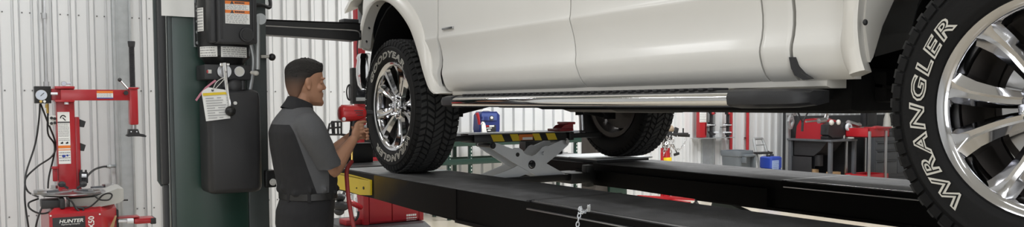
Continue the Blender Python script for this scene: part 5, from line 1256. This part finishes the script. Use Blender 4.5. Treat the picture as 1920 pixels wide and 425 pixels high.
# ------------------------------------------------------------------ right-hand side: jack with chain, clamp rack, bin, crates
JKY = 9.15
def T(px, py, Y=JKY): return atY(px, py, Y)
tj = thing('transmission_jack', 'red rolling transmission jack with chained saddle and a tan rag behind the far wheel', 'jack', (T(1250, 300).x, JKY, 0))
cx = T(1247.5, 280).x
g = G(); g.cyl((cx, JKY, .10), (cx, JKY, T(1247, 277).z), .070, n=20); g.cyl((cx-.075, JKY-.01, .15), (cx-.075, JKY-.01, T(1247, 285).z), .022, n=12); g.cyl((cx+.06, JKY, .1), (cx+.06, JKY, T(1247, 287).z), .03, n=12); cyl_ = g.build('cylinder', M_red, tj)
g = G(); z0, z1 = T(1247, 301).z, T(1247, 294.5).z; g.cyl((cx+.01, JKY-.02, z0), (cx+.01, JKY-.02, z1), .074, n=20); q = g.build('yellow_band', M_yellow, tj); q.name = 'warning_band'
g = G(); g.cyl((cx-.01, JKY, T(1247, 278).z), (cx-.01, JKY, T(1247, 255).z), .042, n=14); g.build('ram', M_iron, tj)
g = G(); a, b = T(1235, 252.5), T(1292, 250); g.b2((a.x, JKY-.04, a.z-.015), (b.x-.05, JKY+.06, a.z+.02), .006); p0, p1 = T(1265, 255), T(1269, 239); g.bar(p0, p1, .07, .03, (0, 1, 0), .006); g.bar(T(1281, 254), T(1281, 240), .015, .015, (0, 1, 0)); g.bar(T(1272, 253), T(1292, 254), .04, .045, (0, 0, 1), .006); g.b2((T(1238, 270).x, JKY-.05, T(1247, 262).z), (T(1256, 270).x, JKY+.05, T(1247, 246).z), .01); g.bar(T(1262, 270), T(1269, 286), .012, .012, (0, 1, 0)); g.bar(T(1264, 290), T(1273, 287), .04, .03, (0, 1, 0), .008); g.build('saddle', M_black, tj)
g = G()
for pts in ([(1244, 254), (1243, 266), (1246, 278), (1244, 292)], [(1256, 254), (1255, 266), (1257, 280), (1259, 292)], [(1248, 252), (1252, 262), (1248, 272), (1251, 282)], [(1260, 256), (1262, 264), (1260, 272), (1265, 278)]): chain(g, [T(x, y, JKY-.07) for x, y in pts], .05, .006, .015)
chain(g, [T(x, y, JKY-.06) for x, y in ((1262, 278), (1272, 280), (1282, 272), (1287, 256))], .05, .004, .014); g.build('chain', M_steel, tj)
g = G(); g.ball(T(1251, 242), (.085, .06, .055), 14, (0, .4, 0)); g.ball(T(1258, 241), (.05, .05, .06), 12, (0, -.5, 0)); g.ball(T(1244, 249), (.05, .05, .05), 12, (0, .6, 0)); g.ball(T(1239, 251), (.045, .05, .025), 12)
rag = solid(g, 'rag', M_cloth, None, .012, 1); tag(rag, 'crumpled tan rag lying over the saddle of the red transmission jack', 'rag')
# floor frame of the jack with casters
g = G(); zb = .12; l, r_ = T(1192, 372, JKY).x, T(1260, 370, JKY).x
g.bar((cx-.05, JKY, .14), (l-.02, JKY-.05, .20), .06, .05); g.bar((cx, JKY, .13), (cx-.05, JKY-.55, .12), .06, .05); g.bar((cx, JKY, .13), (cx+.30, JKY+.25, .14), .06, .05); g.b2((cx-.12, JKY-.12, .08), (cx+.12, JKY+.12, .16), .02); g.bar((l+.0, JKY-.05, .21), (r_+.2, JKY-.25, .13), .04, .04)
fr = g.build('floor_frame', M_red, tj)
for x, y in ((l+.02, JKY-.08), (cx-.05, JKY-.56), (cx+.31, JKY+.26)): g = G(); g.cyl((x-.02, y-.02, .055), (x+.02, y+.01, .055), .054, n=18); g.b2((x-.02, y-.02, .06), (x+.02, y+.02, .13), .004); g.build('caster', M_black, tj)
q = atZ(1305, 384, .04)
g = G(); g.bar((cx+.02, JKY, .15), (q.x+.03, q.y, .17), .05, .05); g.build('stabiliser_leg', M_red, tj)
g = G(); g.cyl((q.x-.02, q.y, .045), (q.x+.02, q.y, .045), .044, n=18); g.b2((q.x-.012, q.y-.02, .05), (q.x+.012, q.y+.02, .15), .004); g.build('caster', M_black, tj)

# red wall pipes
for px, lb in ((1371.5, 'red vertical pipe on the wall behind the clamp rack'), (1402.5, 'red vertical pipe on the wall above the grey bin')):
    p = atY(px, 240, YW-.09); g = G(); g.cyl((p.x, YW-.08, .0), (p.x, YW-.08, 3.4), .028, n=12); pr = g.build('wall_pipe', M_red); tag(pr, lb, 'pipe', 'red wall pipes')
    for z in (.9, 2.1): g = G(); g.b2((p.x-.05, YW-.05, z), (p.x+.05, YW-.02, z+.03), .004); g.build('pipe_clamp', M_steel, pr)
# wheel clamp rack
RY = YW-.22
def R_(px, py, Y=RY): return atY(px, py, Y)
rk = thing('wheel_clamp_rack', 'red wall rack holding black wheel clamps with silver pins', 'rack', (R_(1325, 260).x, RY+.1, R_(1335, 262).z))
a, b = R_(1309, 258), R_(1325, 190)
g = G(); g.b2((a.x+.05, RY, a.z), (b.x, RY+.10, b.z), .01); g.b2((R_(1321, 235).x, RY-.0, a.z+.02), (R_(1325.5, 235).x, RY+.16, R_(1335, 228).z), .02); g.build('cabinet', M_red, rk)
a, b = R_(1311.5, 229), R_(1324, 190); g = G(); g.b2((a.x, RY-.006, a.z), (b.x, RY, b.z), .001); pl_ = g.build('card', M_white, rk)
random.seed(21); g = G(); rowlabel(g, ((a.x+b.x)/2, RY-.006, (a.z+R_(1335, 206).z)/2), (1, 0, 0), (0, 0, 1), b.x-a.x, .20, 7, 0, .3, .0012); g.build('print', M_ink, pl_, smooth=0)
g = G(); p0, p1 = R_(1309, 259), R_(1376, 261); g.b2((p0.x, RY-.02, p0.z-.012), (p1.x, RY+.18, p0.z), .003); g.build('shelf', M_galv, rk)
clamps = []
for k, (px, lb) in enumerate(((1337, 'black wheel clamp with silver pins hung next to the red rack box'), (1368, 'black wheel clamp with silver pins hung on the right end of the wall rack'))):
    c = thing('wheel_clamp', lb, 'wheel clamp', R_(px, 235, RY+.02), 0, 'wheel clamps on the wall rack')
    g = G(); a, b = R_(px-1.6, 258, RY), R_(px+1.6, 196, RY); g.b2((a.x, RY+.02, a.z), (b.x, RY+.07, b.z), .006)
    for py in (234, 251, 212):
        s = -1 if k == 0 else -1
        g.prism([R_(px+x, py+y, RY+.0) for x, y in ((-6, -5), (-1, -3), (6, 0), (1, 3), (-2, 2))] if k == 0 else [R_(px+x, py+y, RY+.0) for x, y in ((-4, -3), (2, -3), (4, 1), (0, 3), (-4, 2))], (0, .06, 0))
    g.build('body', M_black, c)
    for py in (234, 248): g = G(); q0, q1 = (R_(px+2, py, RY+.01), R_(px+9, py, RY+.01)) if k == 0 and py > 240 else (R_(px-12, py, RY+.01), R_(px+3, py, RY+.01)); g.cyl(q0, q1, .012, n=10); g.build('pin', M_zinc, c)
    g = G(); g.ball(R_(px, 212, RY), (.035, .03, .03), 12); q = g.build('red_knob', M_red, c); q.name = 'knob'
    g = G(); g.b2((R_(px-2, 235).x, RY+.06, R_(1335, 240).z), (R_(px+2, 235).x, YW-.02, R_(1335, 244).z+.05), .003); g.build('hanger', M_black, c)

# grey wheeled bin
WY = 9.55
def B2(px, py, Y=WY): return atY(px, py, Y)
x0, x1 = B2(1385, 300).x, B2(1417, 300).x; zt = B2(1390, 283).z; cxx = (x0+x1)/2; hw = (x1-x0)/2
bin_ = thing('waste_bin', 'grey plastic waste bin with a wide rim standing by the wall', 'bin', (cxx, WY+.3, 0))
def brr(z, k, dy=0): return [Vector((cxx+hw*k*math.copysign(abs(math.cos(t))**.45, math.cos(t)), WY+.23+.21*k*math.copysign(abs(math.sin(t))**.45, math.sin(t)), z)) for t in [2*PI*i/40 for i in range(40)]]
g = G(); g.loft([brr(.02, .74), brr(.05, .80), brr(zt-.10, .97), brr(zt-.09, 1.04), brr(zt-.02, 1.07), brr(zt, 1.05), brr(zt-.005, .97), brr(zt-.1, .92), brr(.08, .76)], True, True); bb_ = g.build('tub', M_gplastic, bin_, smooth=40)
g = G(); a, b = B2(1393, 294), B2(1413, 288.5); g.b2((a.x, WY-.055, a.z), (b.x, WY+.04, b.z), .015); g.b2((a.x, WY-.05, a.z-.10), (a.x+.04, WY+.05, a.z), .01); g.b2((b.x-.03, WY-.05, a.z-.25), (b.x+.01, WY+.05, a.z), .01); g.build('handle', M_gplastic, bin_)
for s in (-1, 1): g = G(); g.cyl((cxx+s*.2-.03, WY+.38, .05), (cxx+s*.2+.03, WY+.38, .05), .05); g.build('wheel', M_black, bin_)
# hand truck
HY = 10.0
def H_(px, py, Y=HY): return atY(px, py, Y)
ht = thing('hand_truck', 'silver hand truck with looped handle leaning on the wall behind a blue crate', 'hand truck', (H_(1430, 290).x, HY, 0))
g = G(); pts = [H_(1424, 320, HY-.05), H_(1419, 292, HY), H_(1413.5, 262, HY+.08), H_(1416, 260, HY+.085), H_(1427, 259.5, HY+.085), H_(1430, 262, HY+.08), H_(1438, 287, HY), H_(1446, 320, HY-.05)]
pts = [Vector((pts[0].x+.05, HY-.12, .06))]+pts[1:-1]+[Vector((pts[-1].x-.05, HY-.12, .06))]
g.tube(pts, .024, 8, 4); g.bar(H_(1417, 272, HY+.04), H_(1433, 271, HY+.04), .02, .02); g.build('frame', M_galv, ht)
g = G(); a, b = H_(1422, 289, HY-.1), H_(1446, 286, HY-.1); g.b2((a.x, HY-.14, a.z), (b.x, HY+.02, b.z+.02), .01); g.bar(H_(1440, 283, HY-.05), H_(1447, 290, HY-.1), .04, .03); g.build('cross_plate', M_black, ht)
g = G(); x0_, x1_ = pts[0].x, pts[-1].x; g.b2((x0_-.02, HY-.36, .02), (x1_+.02, HY-.1, .035), .004); g.build('toe_plate', M_steel, ht)
for x in (x0_-.05, x1_+.05): g = G(); g.cyl((x-.025, HY-.02, .10), (x+.025, HY-.02, .10), .10, n=20); g.build('wheel', M_black, ht)
# blue crate
DY = 9.45
def D_(px, py, Y=DY): return atY(px, py, Y)
x0, x1 = D_(1446, 305).x, D_(1468, 305).x; zt = D_(1446, 294).z
bc = thing('blue_drum', 'blue rectangular plastic drum with a pale label beside the grey bin', 'drum', ((x0+x1)/2, DY+.14, 0))
g = G(); R = []
for z, i_ in ((.0, .03), (.02, .0), (zt*.3, .0), (zt*.31, .012), (zt*.34, .012), (zt*.35, 0), (zt*.65, 0), (zt*.66, .012), (zt*.69, .012), (zt*.70, .0), (zt-.02, .0), (zt, .02)): R.append(rrect(x0+i_, x1-i_, DY+i_, DY+.27-i_, z, .05))
g.loft(R); bcb = g.build('body', M_blue, bc, smooth=40)
g = G(); g.cyl(((x0+x1)/2-.08, DY+.12, zt), ((x0+x1)/2-.08, DY+.12, zt+.03), .035, n=16); g.cyl(((x0+x1)/2+.1, DY+.2, zt), ((x0+x1)/2+.1, DY+.2, zt+.03), .035, n=16); g.build('bung', M_black, bc)
a, b = D_(1448, 318), D_(1460, 300); g = G(); g.b2((a.x, DY-.003, a.z), (b.x, DY+.004, b.z), .001); M_lab = mat('pale_blue_label', (.36, .46, .66), .5); lb_ = g.build('label', M_lab, bc); random.seed(31); g = G(); rowlabel(g, ((a.x+b.x)/2, DY-.003, (a.z+b.z)/2), (1, 0, 0), (0, 0, 1), b.x-a.x, b.z-a.z, 8, 0, .3, .0012); g.build('print', M_blue, lb_, smooth=0)

# ------------------------------------------------------------------ work bench with the red brake lathe
LY = 9.15
def L_(px, py, Y=LY): return atY(px, py, Y)
x0 = L_(1558, 262).x; x1 = x0+.72; DB = .92; zt = L_(1558, 262, LY).z
wb = thing('work_bench', 'dark steel bench carrying the red and black brake lathe', 'bench', ((x0+x1)/2, LY+.4, 0))
g = G(); g.b2((x0-.02, LY-.02, zt-.035), (x1, LY+DB, zt), .006); g.build('bench_top', M_bluegrey, wb)
for x, y in ((x0, LY), (x1-.06, LY), (x0, LY+DB-.08), (x1-.06, LY+DB-.08)): G().b2((x, y, 0), (x+.06, y+.06, zt-.035), .004).build('leg', M_bluegrey, wb)
g = G(); g.b2((x0+.02, LY+.02, .10), (x1-.02, LY+DB-.04, .13), .004); g.build('shelf', M_black, wb)
g = G(); g.b2((x1-.04, LY+.06, .13), (x1-.02, LY+DB-.06, zt-.04)); g.b2((x0+.05, LY+DB-.06, .13), (x1-.05, LY+DB-.04, zt-.04)); g.b2((x0+.03, LY+.42, .13), (x0+.05, LY+DB-.08, zt-.32), .004); g.build('back_panel', M_black, wb)
g = G(); P = [(LY+.12, zt-.04), (LY+DB-.1, zt-.04), (LY+DB-.1, zt-.30), (LY+.40, zt-.30), (LY+.26, zt-.20)]; g.loft([[Vector((x, y, z)) for y, z in P] for x in (x0+.06, x0+.5)]); g.b2((x0+.1, LY+.30, zt-.48), (x0+.2, LY+.40, zt-.28), .005); g.build('chip_hopper', M_black, wb)
bl_ = thing('brake_lathe', 'red and black brake lathe with silver spindle parts on the dark bench', 'lathe', ((x0+x1)/2, LY+.4, zt))
NY = LY+.10
def N_(px, py, Y=NY): return atY(px, py, Y)
g = G(); b = N_(1547, 222); P = [(NY+.10, zt), (NY+.72, zt), (NY+.70, zt+.22), (NY+.62, b.z-.03), (NY+.34, b.z), (NY+.16, b.z-.04), (NY+.12, zt+.12)]; g.loft([[Vector((x, y, z)) for y, z in P] for x in (x0+.10, x0+.50)]); g.build('housing', M_redd, bl_, smooth=25)
g = G(); a, b = N_(1540, 256), N_(1592, 231); g.prism([(N_(px, py, NY-.04)) for px, py in ((1553, 252), (1554, 234), (1566, 228.5), (1585, 229), (1592, 236), (1589, 250), (1576, 257), (1562, 258))], (0, .16, 0)); g.b2((x0+.06, NY, zt), (x0+.45, NY+.16, zt+.06), .01); g.build('carriage', M_black, bl_)
p = N_(1589, 238, NY-.06); g = G(); g.lathe([(.036, 0), (.066, 0), (.072, .02), (.066, .05), (.036, .05), (.036, 0)], Matrix.Translation(p) @ Matrix.Rotation(PI/2, 4, 'X'), 24); hw_ = g.build('hand_wheel', M_zinc, bl_)
g = G(); g.cyl(N_(1590, 230), N_(1606, 235), .05, n=14); g.cyl(N_(1604, 235), N_(1612, 234), .042, n=12); g.build('spindle', M_steel, bl_)
for px, py, r in ((1559, 229.5, .05), (1572, 229, .042)): p = N_(px, py, NY-.05); G().ball(p, (r, .04, .05), 14).build('dial_cap', M_pale, bl_)
g = G(); g.cyl(N_(1511, 228, NY-.05), N_(1535, 226, NY-.05), .016, n=10); g.cyl(N_(1535, 226.5, NY-.05), N_(1547, 225, NY-.05), .045, n=14); g.tube([N_(1546, 224, NY), N_(1549, 214, NY), N_(1552, 216, NY), N_(1551, 224, NY)], .02, 8, 4); g.build('arbor', M_steel, bl_)
g = G(); g.bar(N_(1504, 246, NY-.05), N_(1505, 228, NY-.05), .03, .03, (0, 1, 0)); g.bar(N_(1505, 229, NY-.05), N_(1496, 210, NY-.05), .02, .02, (0, 1, 0)); g.bar(N_(1505, 229, NY-.05), N_(1516, 208, NY-.05), .02, .02, (0, 1, 0)); g.build('lamp_bracket', M_black, bl_)
# cardboard boxes under the bench
for (a0, a1, y0_, y1_, z0, z1, lb) in ((.10, .24, .42, .54, .13, .36, 'small upright brown cardboard box on the bench shelf'), (.20, .46, .10, .30, .13, .25, 'low brown cardboard box with white label on the bench shelf'), (.26, .48, .14, .28, .252, .32, 'small cardboard box topmost of the boxes on the bench shelf')):
    a = Vector((x0+a0, LY+y0_, z0)); b = Vector((x0+a1, LY+y1_, z1))
    t_ = thing('cardboard_box', lb, 'box', ((a.x+b.x)/2, (a.y+b.y)/2, z0), 0, 'cardboard boxes under the bench'); G().b2(a, b, .002).build('carton', M_card, t_)
    g = G(); g.b2((a.x-.002, a.y+.04, b.z-.01), (b.x+.002, a.y+.075, b.z+.002)); g.build('tape', mat('parcel_tape', (.46, .33, .19), .4), t_)
    if 'low' in lb: G().b2((a.x+.04, a.y-.002, a.z+.02), (b.x-.06, a.y+.002, b.z-.03)).build('label', M_white, t_)
# hanging silver scissor spreader on the corner post
p = lambda x, y: atY(x, y, 9.98)
g = G()
for a, b in (((1478, 228), (1483.5, 213)), ((1483.5, 213), (1487, 228)), ((1487, 228), (1482.5, 241)), ((1482.5, 241), (1478, 228)), ((1480, 222), (1485, 222))): g.bar(p(*a), p(*b), .03, .045, (0, 1, 0))
g.b2((p(1481, 213).x, 9.96, p(1483, 216).z), (p(1486, 213).x, 10.07, p(1483, 210).z), .004)
tag(g.build('scissor_spreader', M_galv), 'silver diamond-shaped scissor jack hanging at the dark corner post', 'scissor jack')
g = G(); q = p(1491, 212); g.cyl(q, q+Vector((0, .12, 0)), .05, n=18); g.cyl(q+Vector((0, -.02, 0)), q, .022, n=12); tag(g.build('pulley', M_steel), 'small steel pulley hanging beside the silver diamond scissor jack', 'pulley')
# grey tool chest with red service cart in front
QY = 9.75
def Q_(px, py, Y=QY): return atY(px, py, Y)
x0, x1 = Q_(1640, 280).x, Q_(1760, 280).x; zt = Q_(1660, 237).z
tch = thing('tool_chest', 'dark grey tool chest with many drawers at the far right', 'tool chest', ((x0+x1)/2, QY+.2, 0))
g = G(); g.b2((x0, QY, .08), (x1, QY+.23, zt-.04), .01); g.b2((x0+.05, QY+.03, 0), (x1-.05, QY+.2, .08)); g.build('case', M_bluegrey, tch)
x2 = Q_(1598, 280).x; g = G(); g.b2((x2, QY-.03, zt-.04), (x1+.03, QY+.25, zt), .006); g.b2((x2, QY+.0, 0), (x2+.05, QY+.2, zt-.04), .004); g.build('work_top', M_pale, tch)
ncol = 3; zs = [.14, .42, .62, .78, .92, zt-.06]
for i in range(ncol):
    for za, zb_ in zip(zs, zs[1:]):
        a = x0+.02+(x1-x0-.04)*i/ncol; b = x0+.02+(x1-x0-.04)*(i+1)/ncol
        d = G().b2((a+.008, QY-.012, za+.006), (b-.008, QY+.004, zb_-.006), .004).build('drawer', M_bluegrey, tch)
        G().b2((a+.05, QY-.026, zb_-.035), (b-.05, QY-.010, zb_-.018), .004).build('drawer_pull', M_black, d)
g = G(); g.cyl((Q_(1671, 280).x, QY+.1, zt), (Q_(1671, 280).x, QY+.1, zt+.15), .075, .065, 18); g.cyl((Q_(1671, 280).x, QY+.1, zt+.15), (Q_(1671, 280).x, QY+.1, zt+.27), .062, .03, 18); tag(g.build('bottle', M_pale), 'pale plastic bottle standing on the grey tool chest', 'bottle')
g = G(); a = Q_(1645, 280).x; g.b2((a-.30, QY+.06, zt), (a+.06, QY+.18, zt+.30), .02); g.b2((a-.26, QY+.04, zt+.03), (a+.02, QY+.06, zt+.27), .005); tag(g.build('black_case', M_black), 'black case standing on the tool chest next to the bottle', 'case')
SY = 8.75
def S_(px, py, Y=SY): return atY(px, py, Y)
x0, x1 = S_(1629, 250).x, S_(1668, 250).x; zt = S_(1640, 240).z; zb = S_(1630, 334).z
sc = thing('service_cart', 'red two-tray service cart with steel legs in front of the tool chest', 'cart', ((x0+x1)/2, SY+.25, 0))
def tray(z, h, nm, p):
    g = G(); y0, y1 = SY, SY+.46
    g.b2((x0, y0, z-h), (x1, y1, z-h+.02), .006)
    for a, b in (((x0, y0), (x1, y0+.02)), ((x0, y1-.02), (x1, y1)), ((x0, y0), (x0+.02, y1)), ((x1-.02, y0), (x1, y1))): g.b2((a[0], a[1], z-h), (b[0], b[1], z), .006)
    return g.build(nm, M_red, p)
tray(zt, .16, 'tray', sc); tray(max(zb+.06, .26), .12, 'tray', sc)
for x in (x0+.0, x1-.13):
    G().b2((x-.025, SY-.03, .10), (x+.025, SY+.0, zt-.05), .006).build('leg', M_steel, sc)
for x in (x0+.03, x1-.03): G().b2((x-.02, SY+.44, .1), (x+.02, SY+.475, zt-.05), .005).build('leg', M_steel, sc)
for x in (x0+.06, x1-.06):
    for y in (SY+.02, SY+.42): g = G(); g.cyl((x-.018, y, .05), (x+.018, y, .05), .05, n=16); g.b2((x-.015, y-.015, .05), (x+.015, y+.015, .12)); g.build('caster', M_black, sc)
g = G(); c = S_(1655, 241, SY-.02); g.ball(c+Vector((0, .1, -.01)), (.20, .10, .06), 18); g.b2((c.x-.22, SY-.03, c.z+.0), (c.x+.26, SY+.2, c.z+.03), .01); tag(g.build('oil_pan', M_red), 'red pan resting on the right end of the service cart', 'pan')
